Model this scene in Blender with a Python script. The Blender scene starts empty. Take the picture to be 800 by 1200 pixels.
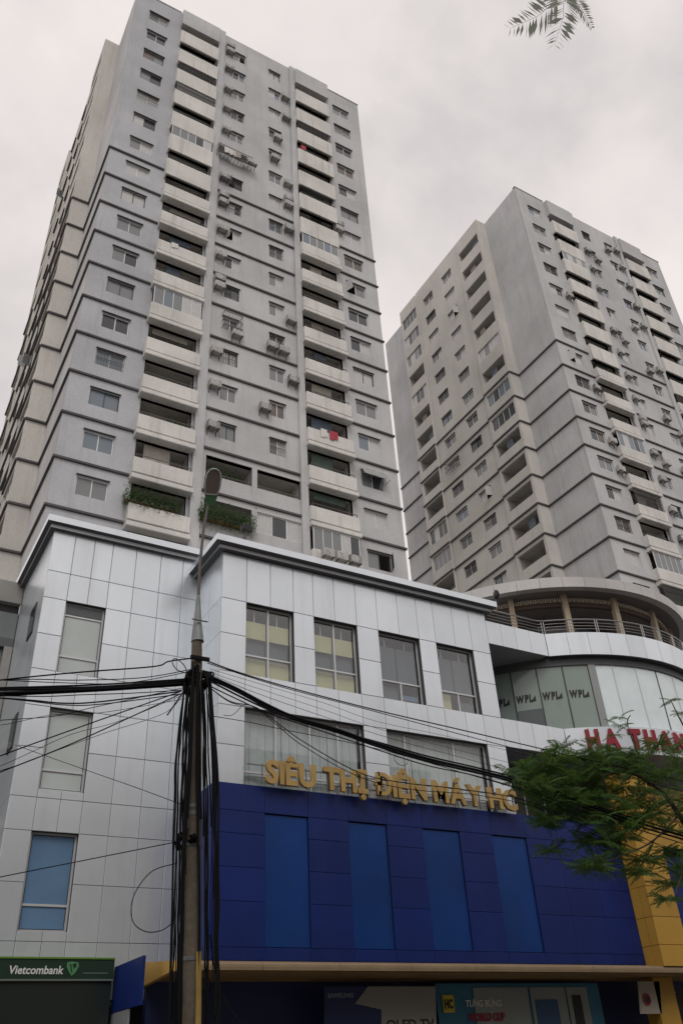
import bpy, bmesh, math, random
from mathutils import Vector, Matrix
random.seed(7)
S = bpy.context.scene
COL = S.collection
R = math.radians

# ------------------------------------------------------------------ camera
YAW, PITCH, ROLL, FPX, EYE = 0.551550181, 0.594654692, -0.0600857502, 984.916328, 1.6
fw = Vector((math.sin(YAW)*math.cos(PITCH), math.cos(YAW)*math.cos(PITCH), math.sin(PITCH)))
_r = Vector((math.cos(YAW), -math.sin(YAW), 0)); _u = _r.cross(fw)
rt = math.cos(ROLL)*_r + math.sin(ROLL)*_u
up = -math.sin(ROLL)*_r + math.cos(ROLL)*_u
cam_d = bpy.data.cameras.new('camera'); cam = bpy.data.objects.new('camera', cam_d); COL.objects.link(cam)
m = Matrix((rt, up, -fw)).transposed().to_4x4(); m.translation = (0, 0, EYE); cam.matrix_world = m
cam_d.sensor_fit = 'VERTICAL'; cam_d.sensor_height = 36; cam_d.lens = FPX/1200*36
cam_d.clip_start = 0.1; cam_d.clip_end = 3000
S.camera = cam

def px(x, y, Y):                      # photo pixel -> point on the plane at distance Y
    d = (x-400)/FPX*rt - (y-600)/FPX*up + fw
    p = d*(Y/d.y); return Vector((p.x, p.y, p.z+EYE))
def pxd(x, y, dist):                  # photo pixel -> point at a given range
    d = ((x-400)/FPX*rt - (y-600)/FPX*up + fw).normalized()
    return d*dist + Vector((0, 0, EYE))

# ------------------------------------------------------------------ sky and sun
SUN_EL, SUN_AZ = R(50), R(207)        # azimuth clockwise from +Y
W = bpy.data.worlds.new('World'); S.world = W; W.use_nodes = True
nt = W.node_tree; N = nt.nodes; L = nt.links; N.clear()
out = N.new('ShaderNodeOutputWorld')
sky = N.new('ShaderNodeTexSky'); sky.sky_type = 'NISHITA'; sky.sun_disc = False
sky.sun_elevation = SUN_EL; sky.sun_rotation = SUN_AZ; sky.dust_density = 3
b1 = N.new('ShaderNodeBackground'); b1.inputs[1].default_value = 0.08; L.new(sky.outputs[0], b1.inputs[0])
tc = N.new('ShaderNodeTexCoord')
mp = N.new('ShaderNodeMapping'); mp.inputs['Scale'].default_value = (1, 1, 1.15); L.new(tc.outputs['Generated'], mp.inputs[0])
nz = N.new('ShaderNodeTexNoise'); nz.inputs['Scale'].default_value = 3.4; nz.inputs['Detail'].default_value = 7
nz.inputs['Roughness'].default_value = 0.52; nz.inputs['Distortion'].default_value = 0.15; L.new(mp.outputs[0], nz.inputs['Vector'])
cr = N.new('ShaderNodeValToRGB'); L.new(nz.outputs[0], cr.inputs[0])
cr.color_ramp.elements[0].position = 0.34; cr.color_ramp.elements[0].color = (0.69, 0.645, 0.645, 1)
cr.color_ramp.elements[1].position = 0.62; cr.color_ramp.elements[1].color = (0.93, 0.865, 0.835, 1)
e = cr.color_ramp.elements.new(0.47); e.color = (0.83, 0.775, 0.76, 1)
b2 = N.new('ShaderNodeBackground'); b2.inputs[1].default_value = 1.0; L.new(cr.outputs[0], b2.inputs[0])
mx = N.new('ShaderNodeMixShader'); mx.inputs[0].default_value = 0.95
L.new(b1.outputs[0], mx.inputs[1]); L.new(b2.outputs[0], mx.inputs[2]); L.new(mx.outputs[0], out.inputs[0])
sd = bpy.data.lights.new('sun', 'SUN'); so = bpy.data.objects.new('sun', sd); COL.objects.link(so)
sd.energy = 0.95; sd.angle = R(25); sd.color = (1, 0.975, 0.95)
sdir = Vector((math.sin(SUN_AZ)*math.cos(SUN_EL), math.cos(SUN_AZ)*math.cos(SUN_EL), math.sin(SUN_EL)))
so.rotation_euler = (-sdir).to_track_quat('-Z', 'Y').to_euler(); so.location = (0, 0, 120)
S.view_settings.view_transform = 'Standard'; S.view_settings.look = 'None'
S.view_settings.exposure = 0; S.view_settings.gamma = 1; S.view_settings.use_curve_mapping = False
S.render.engine = 'CYCLES'
S.render.resolution_x = 682; S.render.resolution_y = 1024

# ------------------------------------------------------------------ materials
MATS = {}
def mat(name, col, rough=0.7, metal=0.0, spec=0.5, var=0.0, vscale=0.6, streak=0.0, stcol=(0.1, 0.095, 0.09), grain=0.0, objvar=0.0, bump=0.0, bscale=5.0):
    if name in MATS: return MATS[name]
    M = bpy.data.materials.new(name); M.use_nodes = True; nt = M.node_tree; N = nt.nodes; L = nt.links
    B = N['Principled BSDF']; B.inputs['Roughness'].default_value = rough; B.inputs['Metallic'].default_value = metal
    B.inputs['Specular IOR Level'].default_value = spec
    B.inputs['Base Color'].default_value = (*col, 1)
    cur = None
    def rgb():
        n = N.new('ShaderNodeRGB'); n.outputs[0].default_value = (*col, 1); return n.outputs[0]
    if var or streak or grain or objvar:
        cur = rgb(); geo = N.new('ShaderNodeNewGeometry')
        def mul(fac_out, lo, hi, fmin=0.35, fmax=0.65):
            nonlocal cur
            mr = N.new('ShaderNodeMapRange'); mr.inputs[1].default_value = fmin; mr.inputs[2].default_value = fmax
            mr.inputs[3].default_value = lo; mr.inputs[4].default_value = hi; L.new(fac_out, mr.inputs[0])
            vm = N.new('ShaderNodeVectorMath'); vm.operation = 'SCALE'; L.new(cur, vm.inputs[0]); L.new(mr.outputs[0], vm.inputs['Scale']); cur = vm.outputs[0]
        if var:
            n = N.new('ShaderNodeTexNoise'); n.inputs['Scale'].default_value = vscale; n.inputs['Detail'].default_value = 6; n.inputs['Roughness'].default_value = 0.6
            L.new(geo.outputs['Position'], n.inputs['Vector']); mul(n.outputs[0], 1-var, 1+var*0.6)
        if grain:
            n = N.new('ShaderNodeTexNoise'); n.inputs['Scale'].default_value = 14; n.inputs['Detail'].default_value = 3
            L.new(geo.outputs['Position'], n.inputs['Vector']); mul(n.outputs[0], 1-grain, 1+grain)
        if objvar:
            oi = N.new('ShaderNodeObjectInfo'); mul(oi.outputs['Random'], 1-objvar, 1+objvar, 0, 1)
        if streak:
            mpn = N.new('ShaderNodeMapping'); mpn.inputs['Scale'].default_value = (2.2, 2.2, 0.16); L.new(geo.outputs['Position'], mpn.inputs[0])
            n = N.new('ShaderNodeTexNoise'); n.inputs['Scale'].default_value = 1.0; n.inputs['Detail'].default_value = 5; n.inputs['Roughness'].default_value = 0.65
            L.new(mpn.outputs[0], n.inputs['Vector'])
            mr = N.new('ShaderNodeMapRange'); mr.inputs[1].default_value = 0.52; mr.inputs[2].default_value = 0.76; mr.inputs[3].default_value = 0; mr.inputs[4].default_value = streak
            L.new(n.outputs[0], mr.inputs[0])
            mxn = N.new('ShaderNodeMix'); mxn.data_type = 'RGBA'; L.new(mr.outputs[0], mxn.inputs[0]); L.new(cur, mxn.inputs[6]); mxn.inputs[7].default_value = (*stcol, 1); cur = mxn.outputs[2]
        L.new(cur, B.inputs['Base Color'])
        if bump:
            n = N.new('ShaderNodeTexNoise'); n.inputs['Scale'].default_value = bscale; n.inputs['Detail'].default_value = 4 if bscale > 3 else 1
            L.new(geo.outputs['Position'], n.inputs['Vector'])
            bp = N.new('ShaderNodeBump'); bp.inputs['Strength'].default_value = bump; bp.inputs['Distance'].default_value = 0.02; L.new(n.outputs[0], bp.inputs['Height']); L.new(bp.outputs[0], B.inputs['Normal'])
    MATS[name] = M; return M
def glass(name, tint=(0.75, 0.8, 0.82), refl=0.14):
    if name in MATS: return MATS[name]
    M = bpy.data.materials.new(name); M.use_nodes = True; nt = M.node_tree; N = nt.nodes; L = nt.links; N.clear()
    o = N.new('ShaderNodeOutputMaterial'); t = N.new('ShaderNodeBsdfTransparent'); t.inputs[0].default_value = (*tint, 1)
    g = N.new('ShaderNodeBsdfGlossy'); g.inputs['Roughness'].default_value = 0.02
    lwf = N.new('ShaderNodeLayerWeight'); lwf.inputs[0].default_value = 0.5; lw = N.new('ShaderNodeMath'); lw.operation = 'POWER'; lw.inputs[1].default_value = 4.0; L.new(lwf.outputs['Facing'], lw.inputs[0])
    ad = N.new('ShaderNodeMath'); ad.operation = 'ADD'; ad.inputs[1].default_value = refl+0.04; ad.use_clamp = True; L.new(lw.outputs[0], ad.inputs[0])
    x = N.new('ShaderNodeMixShader'); L.new(ad.outputs[0], x.inputs[0]); L.new(t.outputs[0], x.inputs[1]); L.new(g.outputs[0], x.inputs[2]); L.new(x.outputs[0], o.inputs[0])
    MATS[name] = M; return M

white_clad = mat('white_cladding', (0.735, 0.785, 0.83), 0.27, 0.5, 0.5, var=0.06, vscale=0.35, streak=0.22, stcol=(0.40, 0.41, 0.41), objvar=0.045, bump=0.35, bscale=1.1)
joint_dark = mat('joint_backing', (0.07, 0.07, 0.072), 0.9)
trim_grey = mat('trim_grey', (0.36, 0.37, 0.38), 0.4, 0.3, var=0.1)
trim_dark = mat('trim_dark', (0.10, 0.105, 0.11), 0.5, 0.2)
blue_clad = mat('blue_cladding', (0.006, 0.021, 0.145), 0.42, 0.1, 0.4, var=0.18, vscale=0.5, objvar=0.10, streak=0.25, stcol=(0.022, 0.035, 0.11), bump=0.35, bscale=1.1)
blue_inset = mat('blue_inset', (0.004, 0.042, 0.20), 0.4, 0.1, 0.4, var=0.2, vscale=0.4, objvar=0.04, streak=0.25, stcol=(0.02, 0.055, 0.14), bump=0.3, bscale=0.9)
yellow_clad = mat('yellow_cladding', (0.47, 0.27, 0.045), 0.45, 0.0, 0.4, var=0.1, vscale=0.8, objvar=0.05)
tower_grey = mat('tower_paint_grey', (0.515, 0.518, 0.522), 0.85, 0, 0.2, var=0.15, vscale=0.16, streak=0.42, stcol=(0.33, 0.32, 0.31), grain=0.06)
tower_blue = mat('tower_paint_bluegrey', (0.465, 0.475, 0.50), 0.85, 0, 0.2, var=0.14, vscale=0.16, streak=0.5, stcol=(0.32, 0.32, 0.33), grain=0.06)
tower_warm = mat('tower_paint_warm', (0.60, 0.58, 0.54), 0.85, 0, 0.2, var=0.14, vscale=0.16, streak=0.42, stcol=(0.38, 0.36, 0.33), grain=0.06)
tower_blank = mat('tower_paint_blank', (0.55, 0.55, 0.555), 0.85, 0, 0.2, var=0.17, vscale=0.15, streak=0.6, stcol=(0.33, 0.33, 0.33), grain=0.06)
cream = mat('balcony_cream', (0.66, 0.645, 0.61), 0.85, 0, 0.2, var=0.12, vscale=0.35, streak=0.7, stcol=(0.40, 0.38, 0.35), grain=0.06)
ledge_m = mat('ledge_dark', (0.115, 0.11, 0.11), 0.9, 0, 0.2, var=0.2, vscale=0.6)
loggia_m = mat('loggia_wall', (0.46, 0.445, 0.42), 0.9, 0, 0.2, var=0.15, vscale=0.5)
frame_w = mat('window_frame_white', (0.72, 0.72, 0.72), 0.5, objvar=0.08)
frame_d = mat('window_frame_dark', (0.05, 0.05, 0.055), 0.5)
PANES = [mat('pane_dark', (0.05, 0.055, 0.06), 0.08, 0, 0.6), mat('pane_grey', (0.20, 0.21, 0.215), 0.1, 0, 0.6), mat('pane_curtain', (0.50, 0.50, 0.49), 0.16, 0, 0.6, var=0.1, vscale=6),
         mat('pane_brown', (0.14, 0.115, 0.1), 0.2, 0, 0.5, var=0.3, vscale=9), mat('pane_bluish', (0.17, 0.205, 0.24), 0.1, 0, 0.6)]
iron = mat('iron_grille', (0.11, 0.105, 0.1), 0.6, 0.3)
rail_m = mat('steel_rail', (0.45, 0.45, 0.45), 0.35, 0.8)
ac_m = mat('ac_casing', (0.33, 0.32, 0.30), 0.6, objvar=0.4)
ac_fan = mat('ac_fan', (0.05, 0.05, 0.05), 0.7)
ac_br = mat('ac_bracket', (0.08, 0.075, 0.07), 0.8)
concrete = mat('pole_concrete', (0.155, 0.13, 0.10), 0.9, 0, 0.2, var=0.25, vscale=2.5, streak=0.3, stcol=(0.06, 0.05, 0.04), grain=0.1, bump=0.4)
galv = mat('galvanised_steel', (0.22, 0.23, 0.235), 0.5, 0.5, var=0.15, vscale=3)
cable_m = mat('cable_rubber', (0.008, 0.008, 0.009), 0.75, 0, 0.15)
gold = mat('gold_letter', (0.44, 0.29, 0.10), 0.5, 0.2, 0.5, var=0.12, vscale=2.5, objvar=0.06)
red = mat('red_letter', (0.27, 0.012, 0.03), 0.5)
black = mat('black_print', (0.02, 0.02, 0.022), 0.6)
whitep = mat('white_print', (0.72, 0.72, 0.70), 0.6)
leaf_m = [mat('leaf_a', (0.05, 0.108, 0.03), 0.6, 0, 0.3, objvar=0.3), mat('leaf_b', (0.072, 0.135, 0.036), 0.6, 0, 0.3, objvar=0.3), mat('leaf_c', (0.042, 0.095, 0.03), 0.6, 0, 0.3, objvar=0.3)]
for lm in leaf_m:
    B = lm.node_tree.nodes['Principled BSDF']
    tr = lm.node_tree.nodes.new('ShaderNodeBsdfTranslucent'); mxs = lm.node_tree.nodes.new('ShaderNodeMixShader'); mxs.inputs[0].default_value = 0.35
    tr.inputs[0].default_value = (0.13, 0.23, 0.045, 1)
    lm.node_tree.links.new(B.outputs[0], mxs.inputs[1]); lm.node_tree.links.new(tr.outputs[0], mxs.inputs[2])
    lm.node_tree.links.new(mxs.outputs[0], lm.node_tree.nodes['Material Output'].inputs[0])
bark = mat('bark', (0.10, 0.08, 0.06), 0.9, 0, 0.2, var=0.3, vscale=6, bump=0.5)

# ------------------------------------------------------------------ mesh helpers
class MB:
    def __init__(s): s.v = []; s.f = []
    def quad(s, a, b, c, d):
        i = len(s.v); s.v += [tuple(a), tuple(b), tuple(c), tuple(d)]; s.f.append((i, i+1, i+2, i+3)); return s
    def tri(s, a, b, c):
        i = len(s.v); s.v += [tuple(a), tuple(b), tuple(c)]; s.f.append((i, i+1, i+2)); return s
    def box(s, x0, x1, y0, y1, z0, z1):
        i = len(s.v)
        s.v += [(x0,y0,z0),(x1,y0,z0),(x1,y1,z0),(x0,y1,z0),(x0,y0,z1),(x1,y0,z1),(x1,y1,z1),(x0,y1,z1)]
        s.f += [tuple(i+k for k in q) for q in ((0,3,2,1),(4,5,6,7),(0,1,5,4),(1,2,6,5),(2,3,7,6),(3,0,4,7))]; return s
    def prism(s, prof, axis, a0, a1):
        """prof: list of 2D points; axis 'x' -> (y,z) profile, 'y' -> (x,z), 'z' -> (x,y)"""
        def P(p, a): return (a, p[0], p[1]) if axis == 'x' else (p[0], a, p[1]) if axis == 'y' else (p[0], p[1], a)
        n = len(prof); i = len(s.v)
        s.v += [P(p, a0) for p in prof] + [P(p, a1) for p in prof]
        for k in range(n): s.f.append((i+k, i+(k+1) % n, i+n+(k+1) % n, i+n+k))
        s.f.append(tuple(i+k for k in range(n))[::-1]); s.f.append(tuple(i+n+k for k in range(n))); return s
    def tube(s, pts, r, n=5, r2=None, cap=True):
        pts = [Vector(p) for p in pts]; i0 = len(s.v); m = len(pts)
        ref = None
        for k, p in enumerate(pts):
            t = (pts[min(k+1, m-1)]-pts[max(k-1, 0)]).normalized()
            if ref is None: ref = Vector((0, 0, 1)) if abs(t.z) < 0.9 else Vector((1, 0, 0))
            a = t.cross(ref).normalized(); b = t.cross(a).normalized(); ref = a.cross(t)*-1 if False else ref
            rr = r if r2 is None else r+(r2-r)*k/(m-1)
            for j in range(n):
                an = 2*math.pi*j/n; s.v.append(tuple(p+(a*math.cos(an)+b*math.sin(an))*rr))
        for k in range(m-1):
            for j in range(n):
                s.f.append((i0+k*n+j, i0+k*n+(j+1) % n, i0+(k+1)*n+(j+1) % n, i0+(k+1)*n+j))
        if cap: s.f.append(tuple(range(i0, i0+n))); s.f.append(tuple(range(i0+(m-1)*n, i0+m*n)))
        return s
    def arc(s, c, r0, r1, a0, a1, z0, z1, n):
        """ring segment about c; angle measured from -Y, clockwise to +X"""
        i = len(s.v)
        for k in range(n+1):
            a = R(a0+(a1-a0)*k/n); dx, dy = math.sin(a), -math.cos(a)
            for (rr, zz) in ((r1, z0), (r1, z1), (r0, z1), (r0, z0)): s.v.append((c[0]+dx*rr, c[1]+dy*rr, zz))
        for k in range(n):
            for j in range(4): s.f.append((i+k*4+j, i+(k+1)*4+j, i+(k+1)*4+(j+1) % 4, i+k*4+(j+1) % 4))
        s.f.append((i, i+1, i+2, i+3)); s.f.append((i+n*4+3, i+n*4+2, i+n*4+1, i+n*4)); return s
    def mesh(s, name, m, smooth=False):
        me = bpy.data.meshes.new(name); me.from_pydata(s.v, [], s.f)
        if m: me.materials.append(m)
        b = bmesh.new(); b.from_mesh(me); bmesh.ops.recalc_face_normals(b, faces=b.faces); b.to_mesh(me); b.free()
        if smooth: me.shade_smooth()
        return me
    def build(s, name, m, parent=None, loc=None, smooth=False):
        return inst(name, s.mesh(name, m, smooth), parent, loc)
def inst(name, me, parent=None, loc=None, rz=0.0):
    o = bpy.data.objects.new(name, me); COL.objects.link(o)
    if parent: o.parent = parent
    if loc is not None: o.location = loc
    if rz: o.rotation_euler = (0, 0, rz)
    return o
def thing(name, label, cat, loc=(0, 0, 0), group=None, rz=0.0):
    o = bpy.data.objects.new(name, None); COL.objects.link(o); o.location = loc; o.empty_display_size = 0.3
    if rz: o.rotation_euler = (0, 0, rz)
    return tag(o, label, cat, group)
def tag(o, label, cat, group=None):
    o['label'] = label; o['category'] = cat
    if group: o['group'] = group
    return o
def struct(name, mb, m):
    o = mb.build(name, m); o['kind'] = 'structure'; return o
_cache = {}
def cached(key, fn):
    if key not in _cache: _cache[key] = fn()
    return _cache[key]
def bevel_box(x0, x1, y0, y1, z0, z1, b):
    m = MB(); i = 0
    m.v = [(x0+b,y0,z0+b),(x1-b,y0,z0+b),(x1-b,y0,z1-b),(x0+b,y0,z1-b),(x0,y0+b,z0),(x1,y0+b,z0),(x1,y0+b,z1),(x0,y0+b,z1),(x0,y1,z0),(x1,y1,z0),(x1,y1,z1),(x0,y1,z1)]
    m.f = [(0,1,2,3),(4,5,1,0),(5,6,2,1),(6,7,3,2),(7,4,0,3),(8,9,5,4),(9,10,6,5),(10,11,7,6),(11,8,4,7),(11,10,9,8)]
    return m
def grid_wall(us, zs, holes, fn, d0, d1):
    """wall of cells minus holes; fn(u,z,d) -> point; d0 outer face, d1 inner face. One continuous mesh."""
    U = sorted(set([round(u, 4) for u in us] + [round(h[i], 4) for h in holes for i in (0, 1)]))
    Z = sorted(set([round(z, 4) for z in zs] + [round(h[i], 4) for h in holes for i in (2, 3)]))
    def solid(i, j):
        if i < 0 or j < 0 or i >= len(U)-1 or j >= len(Z)-1: return False
        u, z = (U[i]+U[i+1])/2, (Z[j]+Z[j+1])/2
        return not any(h[0] < u < h[1] and h[2] < z < h[3] for h in holes)
    M = MB()
    for i in range(len(U)-1):
        for j in range(len(Z)-1):
            if not solid(i, j): continue
            a, b, c, d = U[i], U[i+1], Z[j], Z[j+1]
            M.quad(fn(a,c,d0), fn(b,c,d0), fn(b,d,d0), fn(a,d,d0))
            if not solid(i-1, j): M.quad(fn(a,c,d0), fn(a,d,d0), fn(a,d,d1), fn(a,c,d1))
            if not solid(i+1, j): M.quad(fn(b,c,d1), fn(b,d,d1), fn(b,d,d0), fn(b,c,d0))
            if not solid(i, j-1): M.quad(fn(a,c,d1), fn(b,c,d1), fn(b,c,d0), fn(a,c,d0))
            if not solid(i, j+1): M.quad(fn(a,d,d0), fn(b,d,d0), fn(b,d,d1), fn(a,d,d1))
    return M
def raw_build(M, name, m, parent):       # grid walls carry their own winding
    me = bpy.data.meshes.new(name); me.from_pydata(M.v, [], M.f); me.materials.append(m)
    return inst(name, me, parent)
def text_mesh(ch, size, m, extrude=0.03, offset=0.0, shear=0.0):
    c = bpy.data.curves.new('t', 'FONT'); c.body = ch; c.size = size; c.extrude = extrude; c.offset = offset; c.shear = shear; c.resolution_u = 3
    o = bpy.data.objects.new('t', c); COL.objects.link(o); bpy.context.view_layer.update()
    dg = bpy.context.evaluated_depsgraph_get(); me = bpy.data.meshes.new_from_object(o.evaluated_get(dg))
    bpy.data.objects.remove(o); bpy.data.curves.remove(c)
    me.materials.clear(); me.materials.append(m)
    # stand upright: x right, z up, facing -Y
    for v in me.vertices: v.co = (v.co.x, -v.co.z, v.co.y)
    xs = [v.co.x for v in me.vertices]
    return me, (min(xs), max(xs)) if xs else (0, 0)

# ------------------------------------------------------------------ ground and street
asphalt = mat('asphalt', (0.055, 0.055, 0.057), 0.9, var=0.25, vscale=1.5, grain=0.2)
paving = mat('paving', (0.20, 0.185, 0.17), 0.85, var=0.2, vscale=0.8, grain=0.1)
struct('ground', MB().quad((-1500,-1500,-0.02),(1500,-1500,-0.02),(1500,1500,-0.02),(-1500,1500,-0.02)), mat('earth', (0.14, 0.13, 0.12), 0.95, var=0.2))
struct('road', MB().box(-120, 160, 2.0, 13.2, -0.015, 0.0), asphalt)
struct('pavement', MB().box(-120, 160, 13.2, 21.4, -0.01, 0.13), paving)
struct('pavement', MB().box(-120, 160, -4.0, 2.0, -0.01, 0.13), paving)
lane = whitep
for k in range(-6, 10):
    struct('lane_marking', MB().quad((k*9, 7.5, 0.005), (k*9+3, 7.5, 0.005), (k*9+3, 7.65, 0.005), (k*9, 7.65, 0.005)), whitep)

# unseen houses on the near side, behind the viewer, added to dim the facades
hrng = random.Random(3)
hcols = [(0.42, 0.38, 0.32), (0.36, 0.37, 0.36), (0.45, 0.40, 0.30), (0.33, 0.30, 0.28), (0.40, 0.41, 0.42)]
x = -46.0; i = 0
while x < 100:
    w = hrng.uniform(9, 14); h = hrng.uniform(16, 21); st = int(h//3.4); hm = mat('house_paint_%d' % (i % 5), hcols[i % 5], 0.85, var=0.12, vscale=0.4, streak=0.3)
    H = thing('added_row_house', ('cream', 'pale green', 'yellow ochre', 'brown', 'light grey')[i % 5]+' row house added across the street, unseen behind the viewer', 'house', (x, -5.0, 0), 'added row houses across the street')
    holes = [(a_, a_+1.6, 3.4*k+1.1, 3.4*k+2.7) for k in range(st) for a_ in (1.0, w/2-0.8, w-2.6)]
    raw_build(grid_wall((0, w-0.05), (0.14, h), holes, lambda u, z, d: (u, d, z), 0, -0.3), 'wall', hm, H)
    MB().box(0, w-0.05, -12, -0.32, 0.14, h-0.2).build('rear_block', hm, H)
    for (a_, b_, z0, z1) in holes: MB().box(a_, b_, -0.2, -0.15, z0, z1).build('window', MATS['pane_dark'], H)
    x += w; i += 1

# ------------------------------------------------------------------ apartment towers
FY, FL0, FH, KTOP, KBOT = 38.4, 27.3, 3.2, 16, -3
def window_mesh(w, h, kind):
    def mk():
        M = MB(); t = 0.055
        M.box(-w/2, w/2, -0.03, 0.03, -h/2, -h/2+t).box(-w/2, w/2, -0.03, 0.03, h/2-t, h/2)
        M.box(-w/2, -w/2+t, -0.03, 0.03, -h/2+t, h/2-t).box(w/2-t, w/2, -0.03, 0.03, -h/2+t, h/2-t)
        M.box(-t/2, t/2, -0.034, 0.028, -h/2+t, h/2-t)
        return M.mesh('window', frame_w if kind == 0 else frame_d)
    return cached(('win', w, h, kind), mk)
def pane_mesh(w, h, mi):
    return cached(('pane', w, h, mi), lambda: MB().box(-w/2, w/2, -0.006, 0.006, -h/2, h/2).mesh('pane', PANES[mi]))
def hood_mesh(w):
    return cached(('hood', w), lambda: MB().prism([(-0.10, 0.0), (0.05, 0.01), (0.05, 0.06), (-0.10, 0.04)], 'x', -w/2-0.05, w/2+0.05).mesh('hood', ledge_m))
def sill_mesh(w):
    return cached(('sill', w), lambda: MB().box(-w/2-0.05, w/2+0.05, -0.2, 0.0, -0.05, 0.0).mesh('sill', tower_grey))
def grille_mesh(w, h):
    def mk():
        M = MB(); n = int(w/0.16)
        for i in range(n+1): u = -w/2+w*i/n; M.box(u-0.012, u+0.012, -0.012, 0.012, -h/2, h/2)
        for z in (-h/2, 0, h/2): M.box(-w/2, w/2, -0.016, 0.016, z-0.015, z+0.015)
        return M.mesh('grille', iron)
    return cached(('grille', w, h), mk)
def cage_mesh(w, h, d):
    def mk():
        M = MB(); n = int(w/0.14)
        for i in range(n+1): u = -w/2+w*i/n; M.box(u-0.012, u+0.012, -d, -d+0.024, -h/2, h/2)
        for z in (-h/2, 0, h/2):
            M.box(-w/2, w/2, -d-0.01, -d+0.03, z-0.02, z+0.02)
            for s in (-1, 1): M.box(s*w/2-0.015, s*w/2+0.015, -d, 0, z-0.02, z+0.02)
        for i in range(int(w/0.3)+1): u = -w/2+w*i/int(w/0.3); M.box(u-0.012, u+0.012, -d, 0, -h/2-0.015, -h/2+0.01)
        return M.mesh('grille', iron)
    return cached(('cage', w, h, d), mk)
def window(parent, loc, w, h, rz, rng, style=None, hood=True):
    kind = 0 if rng.random() < 0.82 else 1
    o = inst('window', window_mesh(w, h, kind), parent, loc, rz)
    st = style if style is not None else rng.choice([0, 1, 1, 2, 2, 2, 3, 4, 1])
    pw, ph = w/2-0.08, h-0.11
    for s in (-1, 1):
        mi = st if rng.random() < 0.7 else rng.choice([0, 1, 2])
        p = inst('pane', pane_mesh(round(pw, 3), round(ph, 3), mi), o, (s*(w/4-0.01), 0.012*s, 0))
        if rng.random() < 0.025:            # an open casement
            p.location = (s*(w/2-0.05), -pw*0.42, 0); p.rotation_euler = (0, 0, R(68)*s)
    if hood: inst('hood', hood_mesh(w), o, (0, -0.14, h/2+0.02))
    if rng.random() < 0.16: inst('grille', grille_mesh(w-0.02, h-0.04), o, (0, -0.1, 0))
    elif rng.random() < 0.05: inst('grille', cage_mesh(w+0.2, h+0.1, 0.5), o, (0, -0.16, 0))
    return o
def loggia_mesh(w, h, dep):
    def mk():
        M = MB(); a = w/2
        M.quad((-a,dep,0),(a,dep,0),(a,dep,h),(-a,dep,h)); M.quad((-a,0,0),(-a,dep,0),(-a,dep,h),(-a,0,h)); M.quad((a,0,0),(a,dep,0),(a,dep,h),(a,0,h))
        M.quad((-a,0,0),(a,0,0),(a,dep,0),(-a,dep,0)); M.quad((-a,0,h),(a,0,h),(a,dep,h),(-a,dep,h))
        return M.mesh('loggia', loggia_m)
    return cached(('log', w, h, dep), mk)
def door_mesh():
    return cached('bdoor', lambda: MB().box(-0.8, 0.8, -0.03, 0.03, 0, 2.2).mesh('door', PANES[0]))
def rail_mesh(w):
    def mk():
        M = MB(); M.box(-w/2, w/2, -0.02, 0.02, 0.2, 0.24)
        n = 5
        for i in range(n+1): u = -w/2+0.02+(w-0.04)*i/n; M.box(u-0.012, u+0.012, -0.012, 0.012, 0, 0.2)
        return M.mesh('rail', iron)
    return cached(('rail', w), mk)
def glazing_mesh(w, h, n):
    def mk():
        M = MB(); t = 0.05
        M.box(-w/2, w/2, -0.03, 0.03, 0, t).box(-w/2, w/2, -0.03, 0.03, h-t, h)
        for i in range(n+1):
            u = -w/2+(w-t)*i/n; M.box(u, u+t, -0.032, 0.028, t, h-t)
        return M.mesh('glazing_frame', frame_w)
    return cached(('glz', w, h, n), mk)
def bars_mesh(w, h):
    def mk():
        M = MB(); n = int(w/0.13)
        for i in range(n+1): u = -w/2+w*i/n; M.box(u-0.014, u+0.014, -0.014, 0.014, 0, h)
        for z in (0.02, h*0.5, h-0.02): M.box(-w/2, w/2, -0.018, 0.018, z-0.018, z+0.018)
        return M.mesh('grille', iron)
    return cached(('bars', w, h), mk)
def screen_mesh(w, h):
    return cached(('scr', w, h), lambda: MB().box(-w/2, w/2, -0.015, 0.015, 0, h).mesh('screen', mat('mesh_screen', (0.16, 0.155, 0.15), 0.8, var=0.2, vscale=5)))
cloth_cols = [(0.38, 0.05, 0.07), (0.65, 0.63, 0.6), (0.12, 0.2, 0.4), (0.35, 0.33, 0.3), (0.5, 0.45, 0.15)]
def cloth_mesh(ci, rng):
    M = MB(); w, h = 0.45+0.2*rng.random(), 0.5+0.3*rng.random()
    n = 6
    for i in range(n):
        u0, u1 = -w/2+w*i/n, -w/2+w*(i+1)/n; d0, d1 = 0.03*math.sin(i*1.9), 0.03*math.sin((i+1)*1.9)
        M.quad((u0, d0, -h*(0.9+0.1*math.sin(i))), (u1, d1, -h*(0.9+0.1*math.sin(i+1))), (u1, d1*0.3, 0), (u0, d0*0.3, 0))
    return M.mesh('laundry', mat('cloth_%d' % ci, cloth_cols[ci], 0.9))
def bush_mesh(seed, w, h, d, n):
    rg = random.Random(seed); M = MB()
    for _ in range(n):
        c = Vector((rg.uniform(-w/2, w/2), rg.uniform(-d, 0.1), rg.gauss(0, 0.4)*h)); s = rg.uniform(0.04, 0.11)
        a = Vector((rg.gauss(0, 1), rg.gauss(0, 1), rg.gauss(0, 1))).normalized(); b = a.orthogonal().normalized()
        M.quad(c-a*s, c-b*s*0.5, c+a*s, c+b*s*0.5)
    me = bpy.data.meshes.new('foliage'); me.from_pydata(M.v, [], M.f); me.materials.append(leaf_m[2]); me.materials.append(leaf_m[0])
    for p in me.polygons: p.material_index = 1 if rg.random() < 0.4 else 0
    return me

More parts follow.
